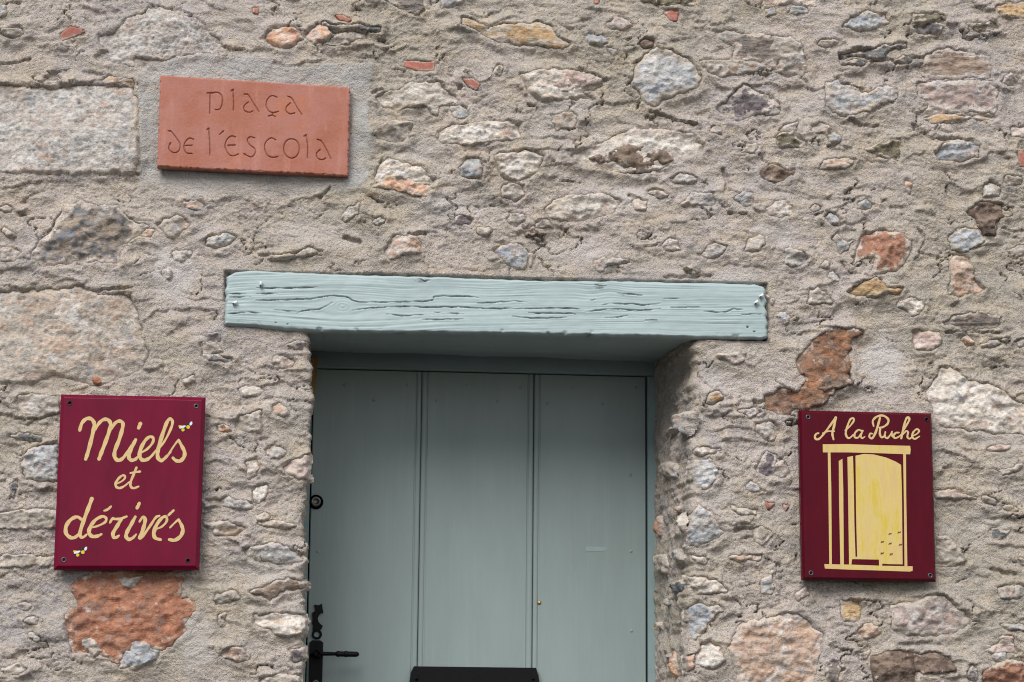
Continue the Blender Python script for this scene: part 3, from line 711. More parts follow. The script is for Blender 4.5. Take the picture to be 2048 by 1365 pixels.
for pts, wpx, dep in CRACKS:
    c = crom(stone_world(pts), 4); x0, z0 = c.min(0)-.03; x1, z1 = c.max(0)+.03
    i0, i1 = np.searchsorted(xs, [x0, x1]); j0, j1 = np.searchsorted(zs, [z0, z1])
    X = GX[j0:j1, i0:i1]; Z = GZ[j0:j1, i0:i1]
    d = ldist(c, X+perlin(X*60, Z*60, 2)*.004, Z+perlin(X*60, Z*60, 6)*.004)
    H_fine[j0:j1, i0:i1] -= (1-sm(wpx*PX*.5, wpx*PX*1.25, d))*dep
    # lip above the crevice
    d2 = ldist(c+np.array([0, .008]), X, Z); H_fine[j0:j1, i0:i1] += (1-sm(.002, .014, d2))*dep*.35

LAYER = {SL: 3, BR: 2, TA: 2, OC: 2}
def stone_height(X, Z, d, k, proud, seed, low):
    rg = np.random.RandomState(seed)
    cxm, czm = X.mean(), Z.mean(); size = max(np.ptp(X), np.ptp(Z))
    if k == TE: return low+proud+.004*(X-cxm)/size+fbm(X*30, Z*30, 2, seed)*.0012-(proud+.012)*(1-sm(0, .003, d))
    h = np.full(X.shape, 1.0); slope = .50 if size < .16 else .24
    for j in range(7):
        a = rg.uniform(0, 2*math.pi); s = rg.uniform(.1, 1)*slope
        ox, oz = rg.uniform(-.35, .35, 2)*size
        h = np.minimum(h, s*(math.cos(a)*(X-cxm-ox)+math.sin(a)*(Z-czm-oz))+rg.uniform(.0, .25)*size*slope)
    h = h-np.median(h[d > 0]) if (d > 0).any() else h
    h = np.clip(h, -.012, .010)
    wob = fbm(X*30, Z*42, 4, seed+3, .6)*.0085+(.25-np.abs(fbm(X*17, Z*24, 3, seed+6)))*.016+fbm(X*110, Z*130, 2, seed+5)*.0035
    if k in (GR, FG): wob = fbm(X*30, Z*36, 3, seed+3)*.006+np.abs(fbm(X*75, Z*80, 3, seed+8))*-.013+.003
    if k in LAYER:
        q = (Z+fbm(X*8, Z*20, 2, seed)*.012)*95; st = np.floor(q)+sm(.75, 1, q-np.floor(q))
        wob = wob*.6+(perlin(st*3.7, X*7, seed+9))*.005
    e = min(rg.uniform(.005, .013), .6*max(float(d.max()), .004))
    return low+proud+h+wob-(proud+.010)*(1-sm(-.002, e, d))**1.6
MREL = np.zeros(GX.shape); RISE = np.zeros(GX.shape); INS = np.zeros(GX.shape); STONES = []
for si, (k, pr, pts) in enumerate(ST):
    poly = stone_world(pts); seed = 1000+si*13; proud = pr*.001+(.0015 if k != TE else .0045)
    x0, z0 = poly.min(0)-.03; x1, z1 = poly.max(0)+.03
    i0, i1 = np.searchsorted(xs, [x0, x1]); j0, j1 = np.searchsorted(zs, [z0, z1])
    X = GX[j0:j1, i0:i1]; Z = GZ[j0:j1, i0:i1]
    if X.size:
        jit = .0034 if k == TE else .0105
        nz = fbm(X*34, Z*40, 4, seed+1, .6)*jit
        d = sdist(poly, X, Z)+nz+(.003 if k == TE else .0045)
        dm = max(float(d.max()), .004)
        H_fine[j0:j1, i0:i1] *= 1-.9*sm(-.002, min(.008, .4*dm), d)
        MREL[j0:j1, i0:i1] = np.minimum(MREL[j0:j1, i0:i1], -.022*sm(min(.005, .3*dm), min(.014, .8*dm), d))
        rise = (1-sm(0, .026, -d))*proud*(.8 if dm > .012 else .5)                        # mortar packed up against the stone
        ds = sdist(poly+np.array([.0015, -.0055]), X, Z)+nz+(.003 if k == TE else .0045)                  # undercut below its lower edge
        und = sm(-.001, .004, ds)*sm(-.001, .001, -d+.0005)*min(.001+proud*.32, .005)*sm(-.3, .3, fbm(X*20, Z*20, 2, seed+4))
        MREL[j0:j1, i0:i1] -= und; RISE[j0:j1, i0:i1] = np.maximum(RISE[j0:j1, i0:i1], rise)
        INS[j0:j1, i0:i1] = np.maximum(INS[j0:j1, i0:i1], sm(-.001, min(.008, .5*dm), d))
    STONES.append((k, proud, poly, seed))
# keep the sheet clear of the beam, with a dark open joint along its top
dl = sdist(lint_w, GX, GZ)+fbm(GX*40, GZ*30, 3, 201)*.0018
MREL += -.05*sm(.002, .010, dl)
joint = sm(-.0055, -.0015, dl)*(GZ > float(P(1000, 620)[1]))
MREL -= joint*.012
STAIN = np.maximum(STAIN, sm(-.006, -.001, dl)*np.clip(.45+fbm(GX*30, GZ*30, 3, 203)*1.6, 0, .8))
near = np.exp(-(np.clip(-dl, 0, 1)/.05)**2)
HT = (H*(1-.75*near)+.004*near)+H_fine*(1-.4*near)+MREL+RISE*(1-INS)*(1-near)
# flatten behind the two signs and the plaque so that they hang free of the lumps
def clear(poly_px, lim, soft=.01):
    global HT
    d = sdist(stone_world(poly_px), GX, GZ); m = sm(-soft, .0, d); HT = HT*(1-m)+np.minimum(HT, lim)*m
clear([(122,790),(410,795),(398,1142),(108,1142)], .012); clear([(1598,822),(1862,828),(1871,1163),(1605,1160)], .012)
clear([(320,151),(700,174),(697,352),(314,333)], .006)
# round the arris of the opening
RAD = .028
below = (np.arange(len(zs)) <= rT)[:, None]
dR = np.clip((GX-eR[:, None]), 0, RAD)/RAD; dLq = np.clip((eL[:, None]-GX), 0, RAD)/RAD
rnd = np.where((GX >= eR[:, None]-1e-6), RAD*(1-np.sqrt(np.clip(1-(1-dR)**2, 0, 1))), 0)
rnl = np.where((GX <= eL[:, None]+1e-6), .6*RAD*(1-np.sqrt(np.clip(1-(1-dLq)**2, 0, 1))), 0)
fade = sm(0, .02, ztop-GZ)
YV = -(HT-(rnd+rnl)*fade)
nr, nc = GX.shape
idx = np.arange(nr*nc).reshape(nr, nc)
keep = np.ones((nr-1, nc-1), bool); keep[rB:rT, cL:cR] = False
q = np.stack([idx[:-1, :-1], idx[:-1, 1:], idx[1:, 1:], idx[1:, :-1]], -1)[keep]
V = np.stack([GX, YV, GZ], -1).reshape(-1, 3)
# the two reveals carry on from the ragged front edges back to the door frame
def reveal(col, xb, sgn, off, seed):
    K = 74; rows = np.arange(rB, rT+1); qv = np.linspace(0, 1, K+1)[1:]
    xf = GX[rows, col][:, None]; yf = YV[rows, col][:, None]; z = zs[rows][:, None]+0*qv[None, :]
    x = xf+(xb-xf)*qv[None, :]; y = yf+(DEPTH+.02-yf)*qv[None, :]
    amp = sm(0, .12, qv)[None, :]*(1-sm(.9, 1, qv))[None, :]
    dd = fbm(y*9+5, z*9, 3, seed)*.012+fbm(y*26, z*34, 4, seed+2)*.010+fbm(y*95, z*95, 2, seed+4)*.003
    x = x-sgn*dd*amp
    vv = np.stack([x, y+0*x, z], -1)
    first = idx[rows, col]; ii = np.concatenate([first[:, None], (np.arange(len(rows)*K).reshape(len(rows), K)+off)], 1)
    f = np.stack([ii[:-1, :-1], ii[:-1, 1:], ii[1:, 1:], ii[1:, :-1]], -1).reshape(-1, 4)
    return vv.reshape(-1, 3), (f if sgn < 0 else f[:, ::-1])
vR, fR = reveal(cR, XB_R, 1, len(V), 301)
vL, fL = reveal(cL, XB_L, -1, len(V)+len(vR), 351)
allV = np.concatenate([V, vR, vL]); allF = np.concatenate([q, fR, fL])
pad = np.zeros(len(vR)+len(vL))
wall = empty('stone_wall', (0, 0, 0))
tag(wall, 'rough rubble stone wall with sandy mortar surrounding the green door', 'wall')
mesh_obj('mortar', allV, allF, M_MORTAR, wall, True, {'cement': np.concatenate([CEM.ravel(), pad]), 'pale': np.concatenate([PALE.ravel(), pad]), 'stain': np.concatenate([STAIN.ravel(), pad])})
core = MB()
core.box(xs[0], float(eL.min())-.06, .09, .62, 0, zs[-1]); core.box(float(eR.max())+.05, xs[-1], .09, .62, 0, zs[-1])
core.box(float(eL.min())-.055, float(eR.max())+.045, .12, .62, float(lint_w[:, 1].max())+.02, zs[-1]-.002)
core.build('wall_core', M_MORTAR, wall)

def stone_mesh(k, proud, poly, seed, name='stone'):
    x0, z0 = poly.min(0)-.011; x1, z1 = poly.max(0)+.011
    ar = (x1-x0)*(z1-z0); st = .0030 if ar < .02 else (.0036 if ar < .06 else .0042)
    ax_ = np.arange(x0, x1+st, st); az = np.arange(z0, z1+st, st); X, Z = np.meshgrid(ax_, az)
    jit = .0034 if k == TE else .0105
    d = sdist(poly, X, Z)+fbm(X*34, Z*40, 4, seed+1, .6)*jit+(.003 if k == TE else .0045)
    # the mortar's slow relief under this stone, flattened near the beam
    dlx = sdist(lint_w, X, Z); nr_ = np.exp(-(np.clip(-dlx, 0, 1)/.05)**2)
    low = LOWF(X, Z)*(1-.75*nr_)+.004*nr_
    h = stone_height(X, Z, d, k, proud, seed, low)
    zok = Z < ztop
    ddr = np.clip(X-XR(Z)-jag(Z, 9.7), -.02, RAD)/RAD; ddl = np.clip(XL(Z)+jag(Z, 3.3)-X, -.02, RAD)/RAD
    h = h-np.where(zok & (X > XR(Z)-.05), RAD*(1-np.sqrt(np.clip(1-(1-np.clip(ddr, 0, 1))**2, 0, 1))), 0)*.8
    h = h-np.where(zok & (X < XL(Z)+.05), .5*RAD*(1-np.sqrt(np.clip(1-(1-np.clip(ddl, 0, 1))**2, 0, 1))), 0)*.8
    cell = (d[:-1, :-1] > -.002) | (d[1:, :-1] > -.002) | (d[:-1, 1:] > -.002) | (d[1:, 1:] > -.002)
    ii = np.arange(X.size).reshape(X.shape)
    f = np.stack([ii[:-1, :-1], ii[:-1, 1:], ii[1:, 1:], ii[1:, :-1]], -1)[cell]
    used = np.unique(f); mp = np.zeros(X.size, int); mp[used] = np.arange(len(used)); f = mp[f]
    vv = np.stack([X, -h, Z], -1).reshape(-1, 3)[used]
    edge = ((.6 if k == TE else .45 if k in (RB, DK, RU) else 1)*(1-sm(.001, .018 if ar < .02 else .036, d))).ravel()[used]
    return mesh_obj(name, vv, f, SM(k), wall, True, {'edge': edge})
for k, proud, poly, seed in STONES: stone_mesh(k, proud, poly, seed)

# stones in the right-hand reveal, traced on its plane
rvx0 = float(XR(2.0))+.004; dirv = np.array([XB_R-rvx0, DEPTH]); rlen = np.linalg.norm(dirv); dirv /= rlen; nrm = np.array([-dirv[1], dirv[0]])
def on_reveal(px, py):
    a = (px-1024.0)/FPX; b = -(py-682.5)/FPX; d = _f+R_*a+U_*b
    nn = np.array([nrm[0], nrm[1], 0]); t = np.dot(np.array([rvx0, 0, 0])-CAM, nn)/np.dot(d, nn); p = CAM+d*t
    return (p[0]-rvx0)*dirv[0]+p[1]*dirv[1], p[2]
JS = [(SA,[(910,70),(925,40),(955,35),(992,70),(985,150),(930,152)]),(OR,[(880,420),(893,360),(916,400),(906,487),(880,482)]),(OR,[(985,1160),(1006,1160),(1016,1345),(993,1352)]),
      (GY,[(960,580),(1020,560),(1040,640),(985,665)]),(SL,[(985,780),(1030,745),(1060,770),(1050,852),(1000,832)]),(GY,[(925,860),(975,850),(985,910),(940,912)]),
      (RB,[(880,1000),(897,1000),(895,1040),(880,1035)]),(SA,[(870,600),(930,590),(965,680),(960,745),(890,700)]),(PE,[(1000,310),(1025,305),(1020,345),(1003,340)]),
      (GY,[(990,1210),(960,1180),(930,1220),(950,1290)]),(Q,[(1030,560),(1028,400),(1050,340),(1062,420),(1060,540)])]
JS2 = [(GY,[(1000,1150),(1035,1105),(1068,1110),(1050,1245),(1012,1210)]),(DK,[(940,1235),(975,1195),(985,1205),(960,1240)])]
for bi, (k, pts) in enumerate([(k, [(1024+x/3, 910+y/3) for x, y in p]) for k, p in JS]+[(k, [(1024+x/3, 455+y/3) for x, y in p]) for k, p in JS2]):
    poly = np.array([on_reveal(*p) for p in pts]); seed = 9000+bi*17
    x0, z0 = poly.min(0)-.003; x1, z1 = poly.max(0)+.003
    A, Z = np.meshgrid(np.linspace(x0, x1, max(6, int((x1-x0)/.006))), np.arange(z0, z1, .0035))
    d = sdist(poly, A, Z)+fbm(A*40, Z*40, 3, seed)*.004
    h = stone_height(A, Z, d, k, .012, seed, np.zeros(A.shape))
    X = rvx0+A*dirv[0]+nrm[0]*h; Y = A*dirv[1]+nrm[1]*h
    cell = (d[:-1, :-1] > -.002) | (d[1:, 1:] > -.002) | (d[1:, :-1] > -.002) | (d[:-1, 1:] > -.002)
    ii = np.arange(A.size).reshape(A.shape); f = np.stack([ii[:-1, :-1], ii[:-1, 1:], ii[1:, 1:], ii[1:, :-1]], -1)[cell]
    used = np.unique(f); mp = np.zeros(A.size, int); mp[used] = np.arange(len(used))
    mesh_obj('stone', np.stack([X, Y, Z], -1).reshape(-1, 3)[used], mp[f], SM(k), wall, True, {'edge': (1-sm(.001, .014, d)).ravel()[used]})

# ------------------------------------------------------------------ ground and doorstep
g = mesh_obj('ground', [(-60, -80, 0), (60, -80, 0), (60, 1.5, 0), (-60, 1.5, 0)], [(0, 1, 2, 3)], M_GROUND, None, False)
tag(g, kind='structure')
dsx0, dsx1 = float(eL.min())-.1, float(eR.max())+.1
ds = empty('doorstep', ((dsx0+dsx1)/2, -.3, 0)); tag(ds, 'grey stone steps below the green door', 'doorstep')
b = MB(); nst = 3; sh = (Z_SILL-.004)/nst
for i in range(nst):
    b = MB(); b.box(dsx0, dsx1, -.95+i*.3, (-.052 if i < 2 else -.05), i*sh+.002, (i+1)*sh, .012); b.build('step', M_GROUND, ds)
b = MB(); b.box(float(eL.max())+.02, float(eR.min())-.02, -.046, DEPTH+.12, .01, Z_SILL, .004); b.build('sill', M_GROUND, ds)
adopt(ds)

# ------------------------------------------------------------------ the painted oak beam over the door
def build_lintel():
    ns, nt_ = 560, 96
    T = np.linspace(0, 1, ns)[None, :]; S = np.linspace(0, 1, nt_)[:, None]          # S from top to bottom
    top_x = 452+(1532-452)*T; bot_x = 450+(1536-450)*T
    topy = np.interp(top_x[0], [452,470,500,700,950,1100,1250,1400,1510,1532], [553,544,541,549,556,562,562,566,568,574])
    boty = np.interp(bot_x[0], [450,512,545,600,650,900,1024,1180,1380,1520,1536], [651,653,658,662,664,667,669,672,676,679,674])
    topy = topy+perlin(T[0]*60, T[0]*0+.5, 3)*1.1; boty = boty+perlin(T[0]*70, T[0]*0+.5, 13)*1.2
    U = top_x+(bot_x-top_x)*S; Vp = topy[None, :]+(boty-topy)[None, :]*S
    # ragged sawn ends
    U = U+np.where(T < .03, (1-T/.03), 0)*perlin(S*9, S*0+2.2, 4)*3.5+np.where(T > .97, (T-.97)/.03, 0)*perlin(S*9, S*0+7.2, 4)*3.5
    x, z = P(U, Vp, -.018)
    dx = U-685; dy = Vp-613
    c = dy*(1-.8*np.exp(-(dx/70)**2-(dy/20)**2))-10*np.exp(-(dx/210)**2)*np.sign(dy)*(1-np.exp(-(dy/18)**2))
    dx2 = U-1200; dy2 = Vp-580; c = c+3.5*np.exp(-(dx2/60)**2-(dy2/25)**2)*np.sin(dx2/16)
    c = c+fbm(U/330, Vp/90, 3, 5)*9
    wear = sm(-.3, .3, fbm(U/130, Vp/40, 3, 17))
    h = fbm(U/260, c/3.2, 2, 21)*.0009*(.4+wear)+fbm(U/260, c/8.5, 2, 23)*.0006
    h += -np.abs(perlin(U/240, c/4.4, 27))*.0011*wear
    rk = np.sqrt((dx/22)**2+(dy/14)**2); h += np.where(rk < 1.3, np.sin(rk*16)*.0004*(1.3-rk), 0)
    WEAR = np.zeros(U.shape)
    h += fbm(U/28, Vp/22, 2, 29)*.0008+fbm(U/300, Vp/70, 2, 31)*.004
    K1 = [[(0,365),(210,365),(370,360)],[(0,440),(200,435),(360,425),(470,410),(550,420),(600,445),(720,450)],[(720,450),(900,446),(1050,440),(1080,415),(1270,415),(1330,425)],
          [(240,518),(280,502),(380,490),(460,450)],[(580,500),(640,490),(720,482),(900,475),(1050,480),(1200,478),(1400,488),(1536,485)],[(1330,455),(1536,445)],[(1070,510),(1110,512)],[(1140,515),(1250,520)],
          [(0,400),(130,398)],[(110,497),(250,505)],[(980,310),(1010,325),(1045,318)],[(780,520),(880,530),(1000,525)],[(1000,555),(1240,552)],[(-160,420),(-30,418)],[(-170,398),(-60,400)],[(-180,520),(-60,512),(30,516)]]
    K2 = [[(0,440),(90,450)],[(0,490),(300,485),(400,490)],[(330,515),(380,522)],[(470,440),(500,435)],[(545,467),(600,458),(740,460),(800,465),(890,455)],[(440,510),(600,490),(760,497),(890,490)],
          [(675,398),(720,402),(785,410)],[(910,430),(1000,428)],[(950,480),(1130,480)],[(1150,505),(1280,510),(1330,490),(1385,495)],[(1380,525),(1500,520)],[(800,560),(870,555)],[(100,515),(360,518)],
          [(500,345),(560,355)],[(0,535),(160,545),(330,540)],[(560,545),(700,530)]]
    for ox, L in ((512, K1), (1024, K2)):
        for pts in L:
            p = crom([(ox+a/3, 455+b_/3) for a, b_ in pts], 4)
            lo, hi = p[:, 0].min()-6, p[:, 0].max()+6
            jj = np.where((U[0] > lo) & (U[0] < hi))[0]
            if len(jj) < 2: continue
            sl = slice(jj[0], jj[-1]+1)
            d = ldist(p, U[:, sl]+perlin(U[:, sl]/25, Vp[:, sl]/25, 7)*2, Vp[:, sl]+perlin(U[:, sl]/14, Vp[:, sl]/14, 9)*1.0)
            wv = 1.0+.6*perlin(U[:, sl]/30, Vp[:, sl]/60, 33)
            tp = np.minimum(np.abs(U[:, sl]-lo-6), np.abs(hi-6-U[:, sl])); h[:, sl] -= (1-sm(.25*wv, 1.15*wv, d))*.0085*(.25+.75*sm(0, 25, tp))*np.clip(.75+perlin(U[:, sl]/22, Vp[:, sl]*0, 35)*.9, .15, 1)
            WEAR[:, sl] = np.maximum(WEAR[:, sl], (1-sm(.2, 1.5, d))*np.clip(.35+fbm(U[:, sl]/14, Vp[:, sl]/10, 3, 61)*1.6, 0, .9))
            h[:, sl] += np.exp(-((d-2.6)/1.5)**2)*.0003
    for hx, hy, hr in ((1024+1415/3, 455+598/3, 2.6), (1024+1455/3, 455+625/3, 2.2), (512+120/3, 455+572/3, 1.6), (512+190/3, 455+582/3, 1.6), (512+210/3, 455+365/3, 2)):
        mh = 1-sm(hr*.5, hr, np.hypot(U-hx, (Vp-hy)*1.3)); h -= mh*.009; WEAR = np.maximum(WEAR, mh*.8)
    # arrises worn round
    eT = np.clip(S*110/4.5, 0, 1); eB = np.clip((1-S)*110/6, 0, 1)
    h -= .008*(1-eT)**2+.012*(1-eB)**2*(1+.6*perlin(U/35, S*0, 41))
    e1 = np.clip(T*1080/6, 0, 1); e2 = np.clip((1-T)*1080/6, 0, 1); h -= .008*((1-e1)**2+(1-e2)**2)
    nick = sm(.2, .5, fbm(U/26, Vp/30, 3, 43))*sm(.88, .99, S)*.005; h -= nick
    for bx_, by_, rx_, ry_ in ((1200,574,12,5),(846,562,14,5),(1250,588,18,3),(905,627,20,2.5),(1305,641,12,3),(1180,668,10,4),(800,667,14,3)):
        WEAR = np.maximum(WEAR, (1-sm(.4, 1, np.hypot((U-bx_)/rx_, (Vp-by_)/ry_)+fbm(U/9, Vp/5, 3, int(bx_))*1.2))*.55)
    y = -.018-h
    ii = np.arange(ns*nt_).reshape(nt_, ns)
    F = [np.stack([ii[:-1, :-1], ii[1:, :-1], ii[1:, 1:], ii[:-1, 1:]], -1).reshape(-1, 4)]
    Vs = [np.stack([x, y, z], -1).reshape(-1, 3)]
    # underside, carried back to the door frame, dropping slightly
    K = 26; off = ns*nt_; qv = np.linspace(0, 1, K+1)[1:]
    zb = float(P(980, 713, DEPTH)[1])
    ux = np.repeat(x[-1][None, :], K, 0); uy = y[-1][None, :]+(DEPTH+.03-y[-1][None, :])*qv[:, None]
    zbk = zb+(x[-1]-x[-1].mean())*-.006
    uz = z[-1][None, :]+(zbk-z[-1])[None, :]*sm(0, 1, qv)[:, None]*1.0+fbm(ux*6, uy*20, 3, 51)*.004*sm(0, .2, qv)[:, None]
    uz[:3] += .004*np.array([.5, .3, .1])[:, None]*0
    Vs.append(np.stack([ux, uy, uz], -1).reshape(-1, 3)); jj = np.concatenate([ii[-1][None, :], np.arange(ns*K).reshape(K, ns)+off], 0)
    F.append(np.stack([jj[:-1, :-1], jj[1:, :-1], jj[1:, 1:], jj[:-1, 1:]], -1).reshape(-1, 4)); off += ns*K
    # top and the two ends run back into the wall
    for edge in (ii[0][::-1], ii[:, 0], ii[::-1, -1]):
        pv = Vs[0][edge].copy(); pv[:, 1] = .14; n = len(edge); Vs.append(pv); nb = np.arange(n)+off; off += n
        F.append(np.stack([edge[:-1], edge[1:], nb[1:], nb[:-1]], -1)[:, ::-1])
    VV = np.concatenate(Vs); wr = np.zeros(len(VV)); wr[:WEAR.size] = WEAR.ravel()
    o = mesh_obj('lintel_beam', VV, np.concatenate(F), M_LINTEL, None, True, {'wear': wr})
    return tag(o, 'weathered pale green wooden beam with knots and cracks above the door', 'lintel')
build_lintel()

# ------------------------------------------------------------------ door frame and plank door
YF = DEPTH                                                     # front of the frame
YD = DEPTH+.012                                                # front of the door
xr0 = float(P(1296, 1050, YF)[0]); xr1 = XB_R+.05; xl0 = XB_L-.05; xl1 = XB_L+.018
zt0 = float(P(980, 744, YF)[1]); zt1 = float(P(980, 690, YF)[1])
fr = empty('door_frame', ((xl0+xr1)/2, YF, Z_SILL)); tag(fr, 'pale green painted timber frame around the plank door', 'door frame')
b = MB(); b.box(xl0, xr1, YF, YF+.09, zt0, zt1+.03, .003); b.build('frame_head', M_FRAME, fr)
b = MB(); b.box(xr0, xr1, YF+.001, YF+.088, Z_SILL+.001, zt0-.001, .003); b.build('frame_post', M_FRAME, fr)
b = MB(); b.box(xl0, xl1, YF+.001, YF+.088, Z_SILL+.001, zt0-.001, .003); b.build('frame_post', M_FRAME, fr)
wx0, wz0 = P(625, 801, YF-.012); wx1, wz1 = P(636, 714, YF-.012)
b = MB(); b.prism([(wx0-.02, wz0), (wx0+.004, wz0), (wx1-.003, wz0+.05), (wx1, wz1-.02), (wx1, wz1), (wx0-.02, wz1)], YF-.012, YF-.001)
o = b.build('wood_strip', M_BAREWOOD, fr); o['label'] = 'narrow strip of bare brown wood'
b = MB(); b.box(xl1-.0, xr0+.0, YD+.05, YD+.06, Z_SILL+.004, zt0+.02); b.build('door_stop', M_BLACK, fr)
adopt(fr)

dr = empty('plank_door', ((xl1+xr0)/2, YD, Z_SILL)); tag(dr, 'grey green door of wide vertical planks set back in the wall', 'door')
zd0, zd1 = Z_SILL+.006, float(P(980, 747.5, YD)[1])
xd1 = float(P(1291.5, 1050, YD)[0]); xd0 = xl1+.003
j1 = float(P(839, 1050, YD)[0]); j2 = float(P(1066, 1050, YD)[0])
def plank(x0, x1, bl, br):
    """vertical board with a bead and quirk worked along its edges; profile (x, y)"""
    pr = []
    def beadprof(s):      # distances from the joint: groove wall, bead, quirk
        pts = [(.0006, .007), (.0012, .0020)]
        for k in range(0, 9):
            a = math.pi*k/8; pts.append((.0075-.0060*math.cos(a), .0022-.0026*math.sin(a)))
        pts += [(.0142, .0026), (.0154, .0024), (.0180, .0)]
        return pts
    if bl: pr += [(x0+d, YD+y) for d, y in beadprof(1)]
    else: pr += [(x0, YD+.016), (x0, YD+.002), (x0+.002, YD)]
    if br: pr += [(x1-d, YD+y) for d, y in beadprof(1)[::-1]]
    else: pr += [(x1-.002, YD), (x1, YD+.002), (x1, YD+.016)]
    zz = np.linspace(zd0, zd1, 40); n = len(pr); v = []; rs = np.random.RandomState(int(x0*1000) % 999)
    wob = np.cumsum(rs.normal(0, .00012, 40))
    for k, z in enumerate(zz): v += [(x+wob[k]*.6, y+wob[k]*.25, z) for x, y in pr]
    f = grid_faces(40, n)
    o = mesh_obj('plank', v, f, M_DOOR, dr, True)
    try:
        o.data.set_sharp_from_angle(angle=math.radians(35))
    except Exception: pass
plank(xd0, j1, False, True); plank(j1, j2, True, True); plank(j2, xd1, True, False)
b = MB(); b.box(xd0+.001, xd1-.001, YD+.017, YD+.042, zd0, zd1-.001); b.build('backing_board', M_DOOR, dr)
dome = [(0, .0046), (.0006, .0044), (.0012, .0036), (.0017, .0022), (.0019, .0006)]
for px_, py_ in [(1261,950),(1262,1103),(1263,1262),(1145,775),(1271,776),(1040,776),(1095,808),(1205,808),(935,771),(873,802),(995,803),(690,770),(748,801),(815,770),(636,1104)]:
    x, z = P(px_, py_, YD); b = MB(); b.lathe(dome, (0, -1, 0), (float(x), YD+.0004, float(z)), 14); b.build('nail_head', M_DOOR, dr, True)
x, z = P(1079, 1206, YD); b = MB(); b.lathe([(0, .0052), (.001, .0050), (.002, .0042), (.003, .0022), (.0032, .0004)], (0, -1, 0), (float(x), YD+.0002, float(z)), 16)
o = b.build('brass_nail', M_BRASS, dr, True)
tx0, tz0 = P(1172, 1103, YD); tx1, tz1 = P(1214, 1094, YD)
b = MB(); b.prism([(tx0, tz0), (tx1-.006, tz0+.001), (tx1, tz0+.005), (tx1, tz1-.001), (tx0, tz1)], YD-.0006, YD+.0004); o = b.build('tape_strip', M_TAPE, dr); o['label'] = 'faded strip of pale tape'
# lock cylinder
x, z = map(float, P(632, 1004, YD-.006)); b = MB()
b.lathe([(0, .019), (.003, .019), (.0045, .0175)], (0, -1, 0), (x, YD+.001, z), 24); lk = b.build('lock_rose', M_IRON, dr, True)
b = MB(); b.lathe([(0, .0125), (.010, .0125), (.012, .0115), (.012, .0075), (.008, .007), (.008, .0005)], (0, -1, 0), (x, YD-.0035, z), 24, False)
b.build('lock_cylinder', M_STEEL, lk, True)
# handle plate, finial and lever
def z8(x, y, Y): a, c = P(590+x/6.827, 1180+y/6.827, Y); return float(a), float(c)
YP = YD-.006
pl = [z8(200, 720, YP), z8(235, 690, YP), z8(345, 690, YP), z8(385, 720, YP)]
zpb = Z_HANDLE-.175
pl += [(pl[3][0], zpb+.01), (pl[3][0]-.006, zpb), (pl[0][0]+.006, zpb), (pl[0][0], zpb+.01)]
b = MB(); b.prism(pl, YP, YD-.0005); plate = b.build('handle_plate', M_IRON, dr)
fin = [(245,560),(242,520),(250,485),(235,450),(240,400),(235,310),(265,300),(278,270),(262,205),(285,205),(322,212),(370,188),(374,230),(388,315),(350,322),(325,350),(312,385),(318,430),(345,465),(380,490),(366,525),(348,548)]
b = MB(); b.prism([z8(x_, y_, YP) for x_, y_ in fin], YP+.0005, YD-.0005); b.build('finial', M_IRON, plate)
rc = z8(300, 607, YP); v = []; f = []
for k in range(24):
    a = 2*math.pi*k/24
    for rr, yy in ((.0128, YD-.0005), (.0128, YP+.001), (.0118, YP), (.0085, YP), (.0075, YP+.001), (.0075, YD-.0005)):
        v.append((rc[0]+rr*math.cos(a), yy, rc[1]+rr*math.sin(a)))
for k in range(24):
    for j in range(5): f.append((k*6+j, k*6+j+1, ((k+1) % 24)*6+j+1, ((k+1) % 24)*6+j))
b = MB(); b.add(v, f); b.build('ring', M_IRON, plate, True)
YL = YD-.052; hx, hz = z8(310, 872, YL); ex, _ = z8(878, 872, YL); s_ = (ex-hx)/568.0
b = MB(); b.lathe([(0, .012), (.004, .012), (.006, .0085), (.048, .0080), (.054, .0085), (.058, .006)], (0, -1, 0), (hx, YP+.001, hz), 18); b.build('lever_hub', M_IRON, plate, True)
lp = [(0,26),(40,30),(120,28),(240,24),(256,36),(275,41),(300,41),(312,34),(325,38),(345,38),(358,34),(368,42),(400,43),(412,37),(470,38),(520,37),(535,36),(555,26),(568,6)]
b = MB(); b.lathe([(a*s_, r*s_*1.0) for a, r in lp], (1, 0, -.004), (hx, YL, hz), 18); b.build('lever', M_IRON, plate, True)
x, z = z8(205, 895, YP-.003); b = MB(); b.lathe([(0, .0055), (.003, .005), (.004, .002)], (0, -1, 0), (x+.004, YP, z), 12); b.build('screw_head', M_IRON, plate, True)
x, z = z8(280, 1275, YP-.004); b = MB(); b.lathe([(0, .0085), (.006, .0085), (.008, .0075), (.008, .004), (.005, .0035)], (0, -1, 0), (x, YP, z), 18); b.build('key_cylinder', M_STEEL, plate, True)
# letter box
YB = YD-.016
c0 = [(828,1333),(1072,1336),(1077,1352),(1080,1375),(1080,1400),(1072,1440),(828,1440),(819,1400),(819,1365),(822,1345)]
b = MB(); b.prism([tuple(map(float, P(px_, py_, YB))) for px_, py_ in c0], YB, YD-.001); lb = b.build('letter_box', M_IRON, dr)
fl = [(838,1348),(1062,1351),(1062,1425),(838,1423)]
b = MB(); b.prism([tuple(map(float, P(px_, py_, YB-.004))) for px_, py_ in fl], YB-.004, YB+.001); b.build('flap', M_IRON, lb)
for px_ in (833, 1067):
    x, z = map(float, P(px_, 1359, YB)); b = MB(); b.lathe([(0, .004), (.0015, .0035), (.0022, .0012)], (0, -1, 0), (x, YB, z), 10); b.build('screw_head', M_IRON, lb, True)
adopt(dr)

